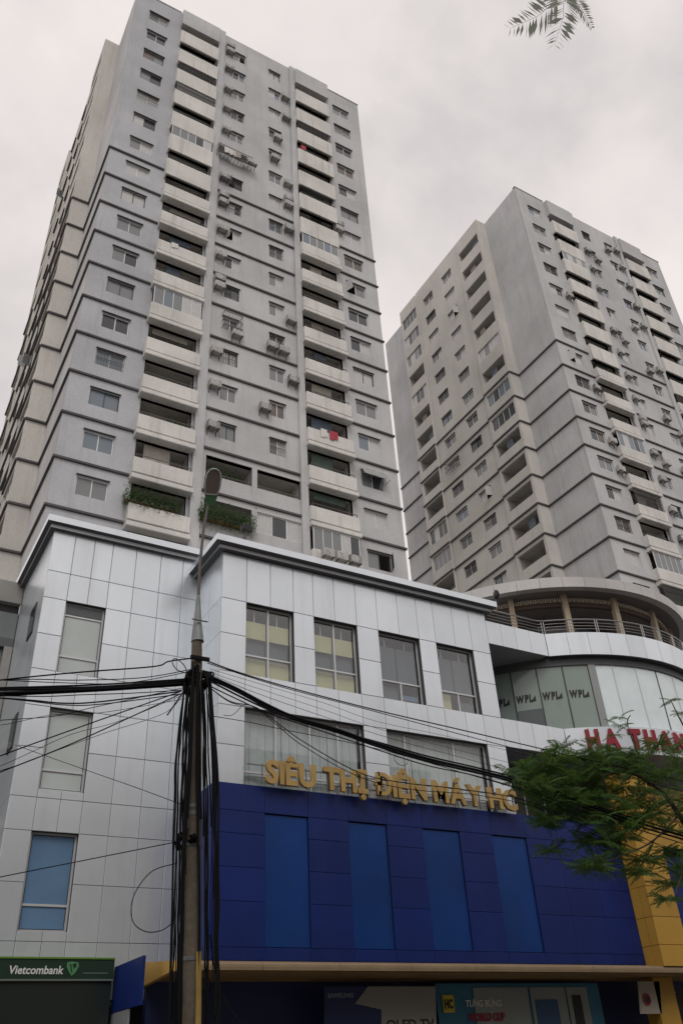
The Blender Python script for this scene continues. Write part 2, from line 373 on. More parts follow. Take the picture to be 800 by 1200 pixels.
def balcony(T, uc, w, k, fz, rng, kind, upper, group, d=0.5, pn=''):
    """projecting balcony on the front; local frame of the tower, wall plane y=0"""
    lo = inst('loggia', loggia_mesh(w-0.3, 2.75, 1.1), T, (uc, 0.02, fz+0.02))
    inst('door', door_mesh(), lo, (rng.choice([-0.55, 0.5]), 1.06, 0.02))
    if rng.random() < 0.4:
        ci = rng.choice([0, 1, 2, 3]); bh = rng.choice([0.5, 0.8, 1.2]); bw_ = rng.choice([1.0, 1.6, 2.4]); bc = [(0.42, 0.40, 0.35), (0.10, 0.14, 0.12), (0.30, 0.28, 0.25), (0.12, 0.15, 0.2)][ci]
        inst('roller_blind', cached(('rb', ci, bh, bw_), lambda: MB().box(-bw_/2, bw_/2, -0.02, 0.02, -bh, 0).mesh('roller_blind', mat('balcony_blind_%d' % ci, bc, 0.9, var=0.15, vscale=3))), lo, (rng.uniform(-0.4, 0.4), 0.25, 2.72))
    key = ('par', w, upper)
    def mk():
        M = MB(); a = w/2
        if upper:
            M.box(-a, a, -d, -d+0.12, -0.9, 1.05).box(-a, -a+0.12, -d+0.12, 0, -0.9, 1.05).box(a-0.12, a, -d+0.12, 0, -0.9, 1.05)
            M.box(-a+0.12, a-0.12, -d+0.12, -0.003, -0.25, 0.0)
        else:
            M.box(-a, a, -d, -d+0.12, 0.06, 1.08).box(-a, -a+0.12, -d+0.12, -0.003, 0.06, 1.08).box(a-0.12, a, -d+0.12, -0.003, 0.06, 1.08)
            M.box(-a+0.14, a-0.14, -d+0.16, -0.003, -0.12, 0.06)
        return M.mesh('parapet', cream)
    par = inst('parapet', cached(key, mk), T, (uc, 0, fz))
    if not upper:
        def mk2():
            M = MB(); a = w/2+0.05
            M.prism([(-d-0.09, -0.40), (-d-0.05, -0.44), (-0.003, -0.44), (-0.003, -0.12), (-d-0.09, -0.12)], 'x', -a, a)
            return M.mesh('slab_edge', cream)
        inst('slab_edge', cached(('slab', w), mk2), par, (0, 0, 0))
    top = 2.28 if upper else 2.74
    wi = w-0.24
    if kind == 'rail': inst('rail', rail_mesh(wi), par, (0, -d+0.06, 1.1))
    elif kind == 'glazed':
        g = inst('glazing_frame', glazing_mesh(wi, top-1.1, 5), par, (0, -d+0.06, 1.1))
        for i in range(5):
            inst('pane', pane_mesh(round(wi/5-0.05, 3), round(top-1.2, 3), rng.choice([0, 1, 4, 1, 2])), g, (-wi/2+wi/5*(i+0.5), 0, (top-1.1)/2))
    elif kind == 'bars': inst('grille', bars_mesh(wi, top-1.1), par, (0, -d+0.06, 1.1))
    elif kind == 'screen':
        inst('screen', screen_mesh(wi, top-1.2), par, (0, -d+0.06, 1.1)); inst('grille', bars_mesh(wi, top-1.1), par, (0, -d+0.0, 1.1))
    return par

AC_N = [0]
def ac_unit(loc, rz, label, group):
    def mk_case():
        M = bevel_box(-0.4, 0.4, -0.32, 0, 0, 0.56, 0.02); return M.mesh('casing', ac_m)
    def mk_fan():
        M = MB(); n = 16
        for r0, r1 in ((0.05, 0.09), (0.13, 0.16), (0.20, 0.235)):
            M.arc((0, 0), r0, r1, 0, 360, -0.01, 0.01, n)
        me = M.mesh('fan_grille', frame_w)
        return me
    def mk_disc():
        M = MB(); n = 18; M.v = [(0.24*math.cos(2*math.pi*i/n), 0.24*math.sin(2*math.pi*i/n), 0) for i in range(n)]; M.f = [tuple(range(n))]; return M.mesh('fan', ac_fan)
    def mk_br():
        M = MB()
        for s in (-0.3, 0.3): M.box(s-0.02, s+0.02, -0.4, 0.15, -0.04, 0.0).box(s-0.02, s+0.02, 0.11, 0.15, -0.34, -0.04)
        return M.mesh('bracket', ac_br)
    o = thing('air_conditioner', label, 'air conditioner', loc, group, rz)
    inst('casing', cached('ac_c', mk_case), o, (0, 0, 0))
    for nm, fn, off in (('fan', mk_disc, -0.324), ('fan_grille', mk_fan, -0.335)):
        p = inst(nm, cached(nm, fn), o, (-0.1, off, 0.28)); p.rotation_euler = (R(90), 0, 0)
    inst('bracket', cached('ac_b', mk_br), o, (0, 0, 0))
    return o

def tower(x0, label, seed, spec, acs, aclabel, acgroup, dz=0.0):
    rng = random.Random(seed)
    T = thing('apartment_tower', label, 'apartment tower', (x0, FY, 0))
    ZB, ZT = 12.0, 83.4+dz
    fl = lambda k: FL0+dz+FH*k
    ks = range(KBOT, KTOP+1)
    Wd, Dp, PJ = 22.8, 27.2, 1.3
    fr = lambda u, z, d: (u, -d, z)              # front wall
    sd = lambda u, z, d: (-PJ-d, u, z)           # projecting part of the left side
    # --- front wall: three stretches
    b1u, b2u, bw = (4.15+7.7)/2, (15.5+19.05)/2, 3.55
    holesL = [(1.3, 3.05, fl(k)+1.1, fl(k)+2.35) for k in ks] + [(b1u-bw/2+0.15, b1u+bw/2-0.15, fl(k)+0.02, fl(k)+2.77) for k in ks]
    raw_build(grid_wall((0.0, 7.9), (ZB, ZT), holesL, fr, 0, -0.25), 'wall', tower_blue if dz == 0 else tower_grey, T)
    o = 0.3
    holesC = [(c-0.58, c+0.58, fl(k)+o+1.1, fl(k)+o+2.3) for c in (9.88, 13.43) for k in ks if k not in (0, 1)]
    holesC += [(a, b, fl(k)+0.9, fl(k)+3.0) for a, b in ((8.6, 11.65), (12.0, 15.05)) for k in (0, 1)]
    raw_build(grid_wall((7.9, 15.2), (ZB, ZT), holesC, fr, 0.1, -0.25), 'wall', tower_grey, T)
    holesR = [(19.8, 21.55, fl(k)+1.1, fl(k)+2.35) for k in ks] + [(b2u-bw/2+0.15, b2u+bw/2-0.15, fl(k)+0.02, fl(k)+2.77) for k in ks]
    raw_build(grid_wall((15.2, Wd), (ZB, ZT), holesR, fr, 0, -0.25), 'wall', tower_grey, T)
    for u0, u1 in ((7.72, 8.35), (15.0, 15.5)):
        MB().box(u0, u1, -0.28, -0.101, ZB, ZT+0.15).build('pilaster', tower_grey, T)
    # balcony bay heads rising above the roof line
    for c in (b1u, b2u):
        MB().box(c-bw/2, c+bw/2, -0.5, 0.6, fl(KTOP)+FH-0.95, ZT-0.22).build('bay_head', tower_grey, T)
    # --- left side: blank front piece, return, windowed middle, blank rear
    M = MB(); M.box(0, 0.2, 0.252, 5.5, ZB, ZT); M.build('side_wall', tower_blank, T)
    M = MB(); M.box(-PJ+0.222, 0.2, 5.502, 5.7, ZB, ZT); M.build('return_wall', tower_warm, T)
    hs = []
    for k in ks:
        hs += [(5.8, 9.25, fl(k)+1.25, fl(k)+2.78), (18.4, 21.4, fl(k)+1.2, fl(k)+2.95), (11.22, 12.92, fl(k)+1.33, fl(k)+2.48), (15.05, 16.85, fl(k)+1.33, fl(k)+2.48)]
    raw_build(grid_wall((5.5, 9.55), (ZB, ZT), [h for h in hs if h[1] < 9.5], sd, 0, -0.22), 'wall', tower_warm, T)
    raw_build(grid_wall((9.55, 18.3), (ZB, ZT+0.3), [h for h in hs if 9.5 < h[0] < 18], sd, -0.18, -0.42), 'wall', tower_warm, T)
    raw_build(grid_wall((18.3, 21.7), (ZB, ZT), [h for h in hs if h[0] > 18.2], sd, 0, -0.22), 'wall', tower_warm, T)
    M = MB(); M.box(0, 0.2, 21.5, Dp, ZB, ZT).box(-PJ+0.222, -0.002, 21.5, 21.698, ZB, ZT); M.build('side_wall', tower_blank, T)
    # far sides and roof
    M = MB(); M.box(Wd-0.2, Wd-0.001, 0.252, Dp-0.2, ZB, ZT).box(0.202, Wd-0.001, Dp-0.199, Dp, ZB, ZT); M.build('rear_wall', tower_grey, T)
    MB().box(0.21, Wd-0.21, 0.61, Dp-0.21, ZT-1.4, ZT-1.1).box(-PJ+0.43, 0.2, 5.71, 21.49, ZT-1.4, ZT-1.1).build('roof', tower_grey, T)
    # copings
    MB().box(-0.08, 4.1, -0.06, 0.3, ZT, ZT+0.1).build('coping', ledge_m if False else tower_blank, T)
    MB().box(18.95+0.15, Wd+0.06, -0.06, 0.3, ZT, ZT+0.1).build('coping', tower_blank, T)
    # --- ledges on every floor up to k=10
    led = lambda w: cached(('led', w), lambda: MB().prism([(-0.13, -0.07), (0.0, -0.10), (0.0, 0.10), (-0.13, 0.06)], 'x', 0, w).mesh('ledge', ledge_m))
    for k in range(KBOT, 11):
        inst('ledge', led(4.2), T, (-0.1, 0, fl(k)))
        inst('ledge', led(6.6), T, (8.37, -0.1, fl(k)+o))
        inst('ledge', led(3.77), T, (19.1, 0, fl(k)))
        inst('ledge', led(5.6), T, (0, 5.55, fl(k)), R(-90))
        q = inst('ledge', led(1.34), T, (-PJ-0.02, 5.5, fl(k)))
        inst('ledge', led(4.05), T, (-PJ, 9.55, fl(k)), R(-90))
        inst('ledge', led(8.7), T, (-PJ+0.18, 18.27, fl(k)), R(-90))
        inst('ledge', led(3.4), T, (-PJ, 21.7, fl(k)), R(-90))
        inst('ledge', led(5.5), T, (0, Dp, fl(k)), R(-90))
    # --- windows
    for k in ks:
        window(T, (2.175, 0.12, fl(k)+1.725), 1.75, 1.25, 0, rng)
        window(T, (20.675, 0.12, fl(k)+1.725), 1.75, 1.25, 0, rng)
        if k not in (0, 1):
            for c in (9.88, 13.43): window(T, (c, 0.02, fl(k)+o+1.7), 1.16, 1.2, 0, rng)
        for c in (12.07, 15.95): window(T, (-PJ+0.3, c, fl(k)+1.905), 1.72, 1.15, R(-90), rng)
    # --- central loggias on the two lowest flats
    for k in (0, 1):
        for i, c in enumerate((10.125, 13.525)):
            lo = inst('loggia', loggia_mesh(3.05, 2.1, 1.4), T, (c, -0.05, fl(k)+0.9))
            if k == 0 and i == 1:
                g = inst('glazing_frame', glazing_mesh(3.0, 1.45, 3), lo, (0, 0.06, 0.65))
                for j in range(3): inst('pane', pane_mesh(0.94, 1.35, (2, 0, 2)[j]), g, (-1.0+j*1.0, 0, 0.725))
                MB().box(-1.52, 1.52, -0.02, 0.1, 0, 0.65).build('parapet', tower_grey, lo)
            else:
                MB().box(-1.52, 1.52, -0.02, 0.1, 0, 0.68).build('parapet', tower_grey, lo)
                inst('rail', rail_mesh(3.0), lo, (0, 0.04, 0.68))
    # --- front balconies
    for bi, c in enumerate((b1u, b2u)):
        for k in ks:
            kind = spec[bi].get(k) if spec else None
            if kind is None: kind = rng.choice(['rail', 'rail', 'open', 'open', 'glazed', 'bars', 'open'])
            balcony(T, c, bw, k, fl(k), rng, kind, k >= 10, None)
    # --- side loggias, some glazed in
    for k in ks:
        for (a, b, z0, z1) in ((5.8, 9.25, 1.25, 2.78), (18.4, 21.4, 1.2, 2.95)):
            w, h = b-a, z1-z0
            lo = inst('loggia', loggia_mesh(round(w, 2), round(h, 2), 1.5), T, (-PJ+0.2, (a+b)/2, fl(k)+z0), R(-90))
            q = rng.random()
            inst('door', cached('sdoor', lambda: MB().box(-0.7, 0.7, -0.03, 0.03, 0, 1.35).mesh('door', PANES[0])), lo, (rng.uniform(-0.6, 0.6), 1.46, 0.01))
            if q > 0.5 and rng.random() < 0.6: inst('curtain', cached(('cur', k % 3), lambda: MB().box(-0.45, 0.45, -0.02, 0.02, 0, 1.1).mesh('curtain', mat('side_curtain_%d' % (k % 3), [(0.45, 0.42, 0.36), (0.2, 0.24, 0.28), (0.34, 0.28, 0.22)][k % 3], 0.9, var=0.15, vscale=3))), lo, (rng.uniform(-1.0, 1.0), 0.3, 0.3))
            if q < 0.42:
                g = inst('glazing_frame', glazing_mesh(round(w, 2), round(h, 2), 4), lo, (0, -0.06, 0))
                st = rng.choice([0, 1, 2, 4])
                for j in range(4): inst('pane', pane_mesh(round(w/4-0.05, 3), round(h-0.1, 3), st if rng.random() < 0.7 else rng.choice([0, 1, 2])), g, (-w/2+w/4*(j+0.5), 0, h/2))
            elif q < 0.8: inst('rail', rail_mesh(round(w-0.05, 2)), lo, (0, -0.08, 0))
    # --- air conditioners
    for (u, z, on) in acs(rng, fl, o):
        if on == -0.75: ac_unit((x0+u, FY+on, z), 0, 'air conditioner in the row of three hung under a glazed balcony', 'row of three air conditioners under a glazed balcony')
        else: ac_unit((x0+u, FY+on, z), 0, aclabel, acgroup)
    return T, fl

# which balconies are railed, glazed, barred in the photograph
st1 = {16: 'open', 15: 'open', 14: 'bars', 13: 'screen', 12: 'rail', 11: 'glazed', 10: 'rail', 9: 'open', 8: 'rail', 7: 'open', 6: 'rail', 5: 'glazed', 4: 'open', 3: 'rail', 2: 'rail', 1: 'rail', 0: 'open', -1: 'open'}
st2 = {16: 'open', 15: 'open', 14: 'bars', 13: 'open', 12: 'open', 11: 'rail', 10: 'open', 9: 'glazed', 8: 'open', 7: 'rail', 6: 'rail', 5: 'rail', 4: 'rail', 3: 'open', 2: 'rail', 1: 'rail', 0: 'glazed'}
def acs_near(rng, fl, o):
    L = []
    for k in (16, 15, 14, 13, 12, 10, 9, 8, 7, 6, 4, 3, 2):
        L.append((8.85, fl(k)+o+1.45+rng.uniform(-0.15, 0.25), -0.25))
        if k in (16, 9, 6): L.append((8.85, fl(k)+o+2.2, -0.25))
    L.append((10.3, fl(5)+o+0.55, -0.25)); L.append((11.05, fl(11)+o+1.2, -0.55))
    for k, u, z in ((15, 14.45, 1.5), (14, 14.5, 1.4), (13, 13.6, 0.7), (12, 13.3, 0.75), (11, 14.5, 1.2), (10, 14.5, 1.55), (10, 14.5, 2.2), (9, 14.5, 1.6), (6, 14.5, 0.75), (5, 12.95, 0.6), (5, 13.85, 0.55), (4, 14.55, 1.2), (3, 12.4, 1.05)):
        L.append((u, fl(k)+o+z, -0.25))
    for k, z in ((11, 1.7), (11, 2.35)): L.append((19.35, fl(k)+z-FH, -0.15))
    for j in range(3): L.append((16.35+j*0.95, fl(0)+0.45, -0.75))
    return L
def acs_far(rng, fl, o):
    L = []
    for k in range(0, 17):
        if k in (0, 1): continue
        for u in (8.9, 10.3, 12.8, 14.4):
            if rng.random() < (0.72 if u in (8.9, 14.4) else 0.33):
                L.append((u, fl(k)+o+(rng.uniform(1.2, 1.7) if u in (8.9, 14.4) else 0.55), -0.25))
                if rng.random() < 0.2 and u in (8.9, 14.4): L.append((u, fl(k)+o+2.3, -0.25))
        if rng.random() < 0.25: L.append((3.6, fl(k)+1.2, -0.15))
    return L
TA, flA = tower(5.6, 'tall grey apartment tower with floor bands rising directly behind the white clad building', 11, (st1, st2), acs_near,
            'air conditioner bracketed to the front of the tower directly behind the white clad building', 'air conditioners on the tower behind the white building')
TB, flB = tower(48.9, 'grey apartment tower with cream side balconies, farther off behind the round canopied corner', 23, None, acs_far,
            'air conditioner bracketed to the front of the far tower behind the round canopied corner', 'air conditioners on the far tower', 0.15)

# laundry, awnings and plants that hang on the near tower
def laundry(loc, ci, label, seed, rz=0):
    o = inst('laundry', cloth_mesh(ci, random.Random(seed)), None, loc, rz); tag(o, label, 'laundry')
bx2 = 5.6+17.275; bx1 = 5.6+5.925
laundry((bx2-0.6, FY-0.56, flA(3)+1.25), 1, 'white cloth hung over a cream balcony parapet beside a red one', 1)
laundry((bx2+0.15, FY-0.58, flA(3)+1.28), 0, 'red cloth hung over a cream balcony parapet beside a white one', 2)
laundry((bx2-1.2, FY-0.45, flA(13)+1.85), 0, 'red laundry in an upper balcony opening of the tower', 3)
laundry((bx1-0.6, FY-0.55, flA(7)+1.2), 1, 'white cloth laid over the parapet of a left stack balcony', 4)
def plant(loc, w, h, d, n, seed, label):
    P = thing('balcony_plant', label, 'plant', loc)
    inst('foliage', bush_mesh(seed, w, h, d, n), P)['kind'] = 'stuff'
    MB().box(-w*0.45, w*0.45, -0.05, 0.2, -h*0.45, -h*0.25).build('planter', mat('terracotta', (0.2, 0.1, 0.06), 0.9), P)
plant((bx1-0.5, FY-0.3, flA(0)+1.55), 3.3, 0.75, 0.45, 1500, 5, 'bushy green plants overflowing a cream balcony low on the tower')
plant((5.6+10.0, FY-0.2, flA(0)+1.75), 3.6, 0.85, 0.6, 2000, 6, 'dark bushes filling a wall opening above the white building roof')
plant((5.6+10.0, FY+0.5, flA(1)+2.1), 2.4, 0.6, 0.3, 700, 8, 'dark leafy plants inside a recessed opening behind the street lamp')
plant((bx1+0.7, FY-0.1, flA(2)+1.35), 1.5, 0.4, 0.2, 400, 7, 'small potted shrubs behind a balcony rail on the tower')
# caged laundry enclosure bracketed to the wall at k=11
cg = thing('laundry_cage', 'dark wire cage full of laundry bracketed to the tower wall', 'cage', (5.6+9.6, FY-0.1, flA(11)+1.9))
inst('grille', cage_mesh(3.0, 1.1, 0.6), cg, (0, 0, 0))
MB().box(-1.45, 1.0, -0.55, -0.5, -0.5, 0.45).build('netting', mat('netting', (0.06, 0.06, 0.065), 0.9), cg)
for i in range(3): inst('cloth', cloth_mesh(1 if i < 2 else 3, random.Random(i)), cg, (-0.7+i*0.4, -0.62, 0.35))
aw = thing('window_awning', 'striped grey fabric awning hanging over a window of the tower', 'awning', (5.6+20.7, FY, flA(2)+2.5))
MB().quad((-1.0, -0.12, 0.1), (1.0, -0.12, 0.1), (1.0, -0.6, -0.75), (-1.0, -0.6, -0.75)).build('sheet', mat('awning_sheet', (0.3, 0.31, 0.3), 0.8, var=0.2, vscale=4), aw)
for s in (-1, 0, 1): MB().tube([(s, -0.05, -0.78), (s, -0.6, -0.76)], 0.02).build('arm', iron, aw)

# ------------------------------------------------------------------ commercial building (white, blue and yellow cladding)
B = thing('commercial_building', 'white panel clad commercial building with blue lower storeys and a round corner', 'commercial building', (0, 0, 0))
GAP = 0.012
def panel_box(x0, x1, y, z0, z1, m, name='panel', dep=0.035, g=GAP):
    M = bevel_box(x0+g/2, x1-g/2, y, y+dep, z0+g/2, z1-g/2, 0.006)
    return M.build(name, m, B)
def facade(y, xs, zs, holes, m, skip=lambda i, j: False, merge=()):
    for j in range(len(zs)-1):
        i = 0
        while i < len(xs)-1:
            a, b = xs[i], xs[i+1]; step = 1
            c = (zs[j]+zs[j+1])/2
            for (ma, mb_, mj) in merge:
                if abs(a-ma) < 1e-3 and j in mj: b = mb_; step = sum(1 for q in xs if a < q <= b+1e-6)
            u = (a+b)/2
            if not any(h[0] < u < h[1] and h[2] < c < h[3] for h in holes) and not skip(i, j): panel_box(a, b, y, zs[j], zs[j+1], m)
            i += step
# left wing -------------------------------------------------------
YW = 21.9
xsW = [3.55, 4.19, 4.77, 5.32, 6.05, 6.83, 7.55, 8.1]
zsW = [3.4, 4.58, 4.79, 5.82, 6.98, 7.77, 7.98, 9.0, 10.1, 11.1, 12.13, 13.24, 14.1, 15.45]
holesW = [(4.19, 5.32, 11.1, 13.24), (4.19, 5.32, 7.98, 10.1), (4.19, 5.32, 4.79, 6.98)]
def fW(u, z, d): return (u, YW-d, z)
zz = [3.4, 4.58, 5.82, 6.98, 7.77, 9.0, 10.1, 11.1, 12.13, 13.24, 14.1, 15.45]
facade(YW, [3.55, 4.19], zz, [], white_clad)
facade(YW, [4.19, 4.77, 5.32], [3.4, 4.58, 4.79], [], white_clad); facade(YW, [4.19, 4.77, 5.32], [6.98, 7.77, 7.98], [], white_clad)
facade(YW, [4.19, 4.77, 5.32], [10.1, 11.1], [], white_clad); facade(YW, [4.19, 4.77, 5.32], [13.24, 14.1, 15.45], [], white_clad)
facade(YW, xsW[3:], zz, [], white_clad)
raw_build(grid_wall((3.56, 8.1), (3.3, 15.5), holesW, fW, -0.03, -0.5), 'backing_wall', joint_dark, B)
# wing side (faces left): panels along Y
for (a, b) in ((YW, 22.9), (22.9, 23.9), (23.9, 24.9), (24.9, 25.9)):
    for j in range(len(zz)-1):
        M = MB().box(3.55, 3.585, a+GAP/2+(0.04 if a == YW else 0), b-GAP/2, zz[j]+GAP/2, zz[j+1]-GAP/2); M.build('panel', white_clad, B)
MB().box(3.586, 3.7, YW+0.5, 25.9, 0.14, 15.4).build('backing_wall', joint_dark, B)
for z0 in (12.5, 9.2):
    w = MB().box(3.52, 3.548, 22.7, 23.4, z0, z0+0.95).build('window', frame_d, B); MB().box(3.512, 3.519, 22.75, 23.35, z0+0.05, z0+0.9).build('pane', PANES[0], w)
# projecting front block -----------------------------------------
YP = 20.0
xsP = [8.1, 8.88, 9.65, 10.42, 11.1, 11.84, 12.62, 13.4, 14.2, 14.96, 15.62, 16.42, 17.13, 17.87]
holesU = [(8.88, 10.42, 11.06, 13.3), (11.1, 12.62, 11.06, 13.3), (13.4, 14.96, 11.06, 13.3), (15.62, 17.13, 11.06, 13.3)]
holesL = [(8.88, 12.62, 7.98, 10.1), (13.4, 17.13, 7.98, 10.1)]
def fP(u, z, d): return (u, YP-d, z)
facade(YP, xsP, [13.3, 14.83], [], white_clad)
facade(YP, xsP, [11.06, 12.2, 13.3], holesU, white_clad); facade(YP, xsP, [10.1, 11.06], [], white_clad); facade(YP, xsP, [7.98, 9.02, 10.1], holesL, white_clad)
raw_build(grid_wall((8.11, 17.86), (7.9, 14.9), holesU+holesL, fP, -0.03, -0.45), 'backing_wall', joint_dark, B)
for a, b in ((20.04, 20.95), (20.95, 21.89)):
    for j, (z0, z1) in enumerate(((7.98, 9.02), (9.02, 10.1), (10.1, 11.06), (11.06, 12.2), (12.2, 13.3), (13.3, 14.9))):
        MB().box(8.1, 8.135, a+GAP/2, b-GAP/2, z0+GAP/2, z1-GAP/2).build('panel', white_clad, B)
MB().box(8.136, 8.3, 20.46, 21.9, 3.5, 14.9).build('backing_wall', joint_dark, B)
# right end wall of the block above the low parapet
MB().box(17.83, 17.868, 20.04, 26, 13.72, 14.9).build('panel', white_clad, B)
# cornices --------------------------------------------------------
def cornice(name, path, zt, e):
    """path: polyline of wall line points (x,y) left-to-right; profile swept with mitres, outward is to the right of travel rotated to -Y/-X"""
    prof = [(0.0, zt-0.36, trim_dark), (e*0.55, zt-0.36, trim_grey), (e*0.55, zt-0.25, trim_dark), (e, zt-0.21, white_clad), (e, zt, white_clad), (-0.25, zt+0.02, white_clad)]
    nrm = []
    for k in range(len(path)-1):
        d = (Vector(path[k+1])-Vector(path[k])).normalized(); nrm.append(Vector((d.y, -d.x)))
    def off(k, q):
        p = Vector(path[k])
        if k == 0: return p+nrm[0]*q
        if k == len(path)-1: return p+nrm[-1]*q
        n1, n2 = nrm[k-1], nrm[k]; b = (n1+n2); b = b/(1+n1.dot(n2)); return p+b*q
    host = None
    for s in range(len(prof)-1):
        M = MB()
        for k in range(len(path)-1):
            a0, a1, b0, b1 = off(k, prof[s][0]), off(k+1, prof[s][0]), off(k, prof[s+1][0]), off(k+1, prof[s+1][0])
            M.quad((*a0, prof[s][1]), (*a1, prof[s][1]), (*b1, prof[s+1][1]), (*b0, prof[s+1][1]))
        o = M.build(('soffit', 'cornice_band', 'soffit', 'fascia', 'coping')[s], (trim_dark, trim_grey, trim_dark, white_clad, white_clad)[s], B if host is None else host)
        if host is None: host = o
    # end caps
    for k, q in ((0, 0), (len(path)-1, -1)):
        M = MB(); M.v = [(*off(k, p[0]), p[1]) for p in prof]; M.f = [tuple(range(len(prof)))]; M.build('end_cap', white_clad, host)
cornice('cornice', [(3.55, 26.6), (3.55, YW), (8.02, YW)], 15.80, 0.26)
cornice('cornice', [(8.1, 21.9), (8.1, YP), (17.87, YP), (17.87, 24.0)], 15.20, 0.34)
MB().box(3.75, 8.35, YW+0.3, 38, 15.3, 15.45).build('roof', trim_grey, B)
MB().box(8.35, 17.6, YP+0.5, 38, 14.85, 15.0).build('roof', trim_grey, B)
# windows of the front block: frames, thin glass, roller blinds and a dim room behind
g_thin = glass('window_glass', (0.93, 0.95, 0.95), 0.06); g_blue = glass('window_glass_blue', (0.72, 0.84, 0.95), 0.06); g_green = glass('window_glass_green', (0.93, 0.97, 0.95), 0.03)
alu = mat('aluminium_frame', (0.62, 0.63, 0.64), 0.4, 0.3)
room = mat('dim_room', (0.16, 0.165, 0.17), 0.9, var=0.2)
blind_y = mat('roller_blind_yellow', (0.76, 0.71, 0.42), 0.9, var=0.05, vscale=3); blind_w = mat('curtain_white', (0.62, 0.65, 0.65), 0.9, var=0.08, vscale=3); blind_g = mat('roller_blind_grey', (0.18, 0.20, 0.225), 0.9, var=0.08)
film = mat('frosted_film', (0.55, 0.60, 0.585), 0.22, var=0.06, vscale=1.2); film_b = mat('blue_film', (0.14, 0.25, 0.40), 0.2, var=0.12, vscale=0.8)
def big_window(x0, x1, z0, z1, y, mullions, transoms, g, blinds, name='window', wid=0.05, back=room):
    M = MB(); M.box(x0, x1, y-0.03, y+0.03, z0, z0+wid).box(x0, x1, y-0.03, y+0.03, z1-wid, z1).box(x0, x0+wid, y-0.028, y+0.028, z0+wid, z1-wid).box(x1-wid, x1, y-0.028, y+0.028, z0+wid, z1-wid)
    for t in transoms: M.box(x0+wid, x1-wid, y-0.034, y+0.025, t-wid/2, t+wid/2)
    cuts = [z0+wid]+[t for t in transoms]+[z1-wid]
    for mx_, a, b in mullions: M.box(mx_-wid/2, mx_+wid/2, y-0.031, y+0.024, a, b)
    w = M.build(name, alu, B)
    for j in range(len(cuts)-1):
        us = [x0+wid]+sorted(q for q, a, b in mullions if a < (cuts[j]+cuts[j+1])/2 < b)+[x1-wid]
        for i in range(len(us)-1):
            MB().box(us[i]+0.02, us[i+1]-0.02, y-0.006, y+0.004, cuts[j]+0.02, cuts[j+1]-0.02).build('pane', g, w)
    for (a, b, c, d, m, yo) in blinds: MB().box(a, b, y+yo, y+yo+0.012, c, d).build('blind', m, w)
    M = MB(); D = 0.9
    M.quad((x0,y+D,z0),(x1,y+D,z0),(x1,y+D,z1),(x0,y+D,z1)).quad((x0,y+.04,z1),(x1,y+.04,z1),(x1,y+D,z1),(x0,y+D,z1)).quad((x0,y+.04,z0),(x1,y+.04,z0),(x1,y+D,z0),(x0,y+D,z0))
    M.quad((x0,y+.04,z0),(x0,y+D,z0),(x0,y+D,z1),(x0,y+.04,z1)).quad((x1,y+.04,z0),(x1,y+D,z0),(x1,y+D,z1),(x1,y+.04,z1))
    M.build('room', back, w)
    return w
yw = YP+0.2
for n, (a, b, c, d) in enumerate(holesU):
    mid = (a+b)/2; tr = 11.72
    bl = []
    for s0, s1 in ((a+0.05, mid-0.02), (mid+0.02, b-0.05)):
        if n < 2: bl += [(s0, s1, 12.32, 12.86, blind_y, 0.10), (s0, s1, 11.1, 11.68, blind_y, 0.10), (s0, s1, 11.7, 12.4, blind_g, 0.2)]
        else: bl += [(s0, s1, 11.75+0.02*n, 12.95, blind_g, 0.12)]
        bl += [((s0+s1)/2-0.02, (s0+s1)/2+0.02, 12.86, 13.25, alu, 0.14)]
    if n == 3: bl += [(a+0.05, mid-0.2, 11.1, 11.68, blind_y, 0.12), (mid+0.03, b-0.08, 11.1, 11.5, blind_g, 0.12)]
    if n == 2: bl += [(mid+0.03, b-0.08, 11.25, 11.4, film_b, 0.12), (a+0.05, mid-0.03, 11.1, 11.6, blind_g, 0.12)]
    big_window(a, b, c, d, yw, [(mid, c, 11.72)] + ([(mid, 11.72, d)] if n < 2 else []), [tr], g_thin, bl)
for n, (a, b, c, d) in enumerate(holesL):
    ms = [a+1.0, a+2.05, a+2.95] if n == 0 else [a+0.72, a+2.5]
    bl = []; q = a+0.05
    while q < b-0.2:
        wv = 0.24; m_ = blind_w
        if n == 0 and (abs(q-a-0.53) < 0.1 or abs(q-a-0.97) < 0.06): m_ = blind_w
        bl.append((q, min(q+wv-0.012, b-0.05), c+0.02, d-0.06, m_, 0.12+0.02*(int(q*7) % 2))); q += wv
    big_window(a, b, c, d, yw, [(u, c, d) for u in ms], [8.42], glass('window_glass_clear', (0.95, 0.97, 0.97), 0.02), bl)
yv = YW+0.16
big_window(4.19, 5.32, 11.1, 13.24, yv, [], [11.62, 12.86], film, [])
big_window(4.19, 5.32, 7.98, 10.1, yv, [], [8.5], film, [])
big_window(4.19, 5.32, 4.79, 6.98, yv, [], [5.36], film_b, [])
MB().box(4.24, 5.27, yv-0.045, yv-0.036, 12.89, 13.19).build('head_strip', trim_dark, B)  # dark glass strip above the frosted pane
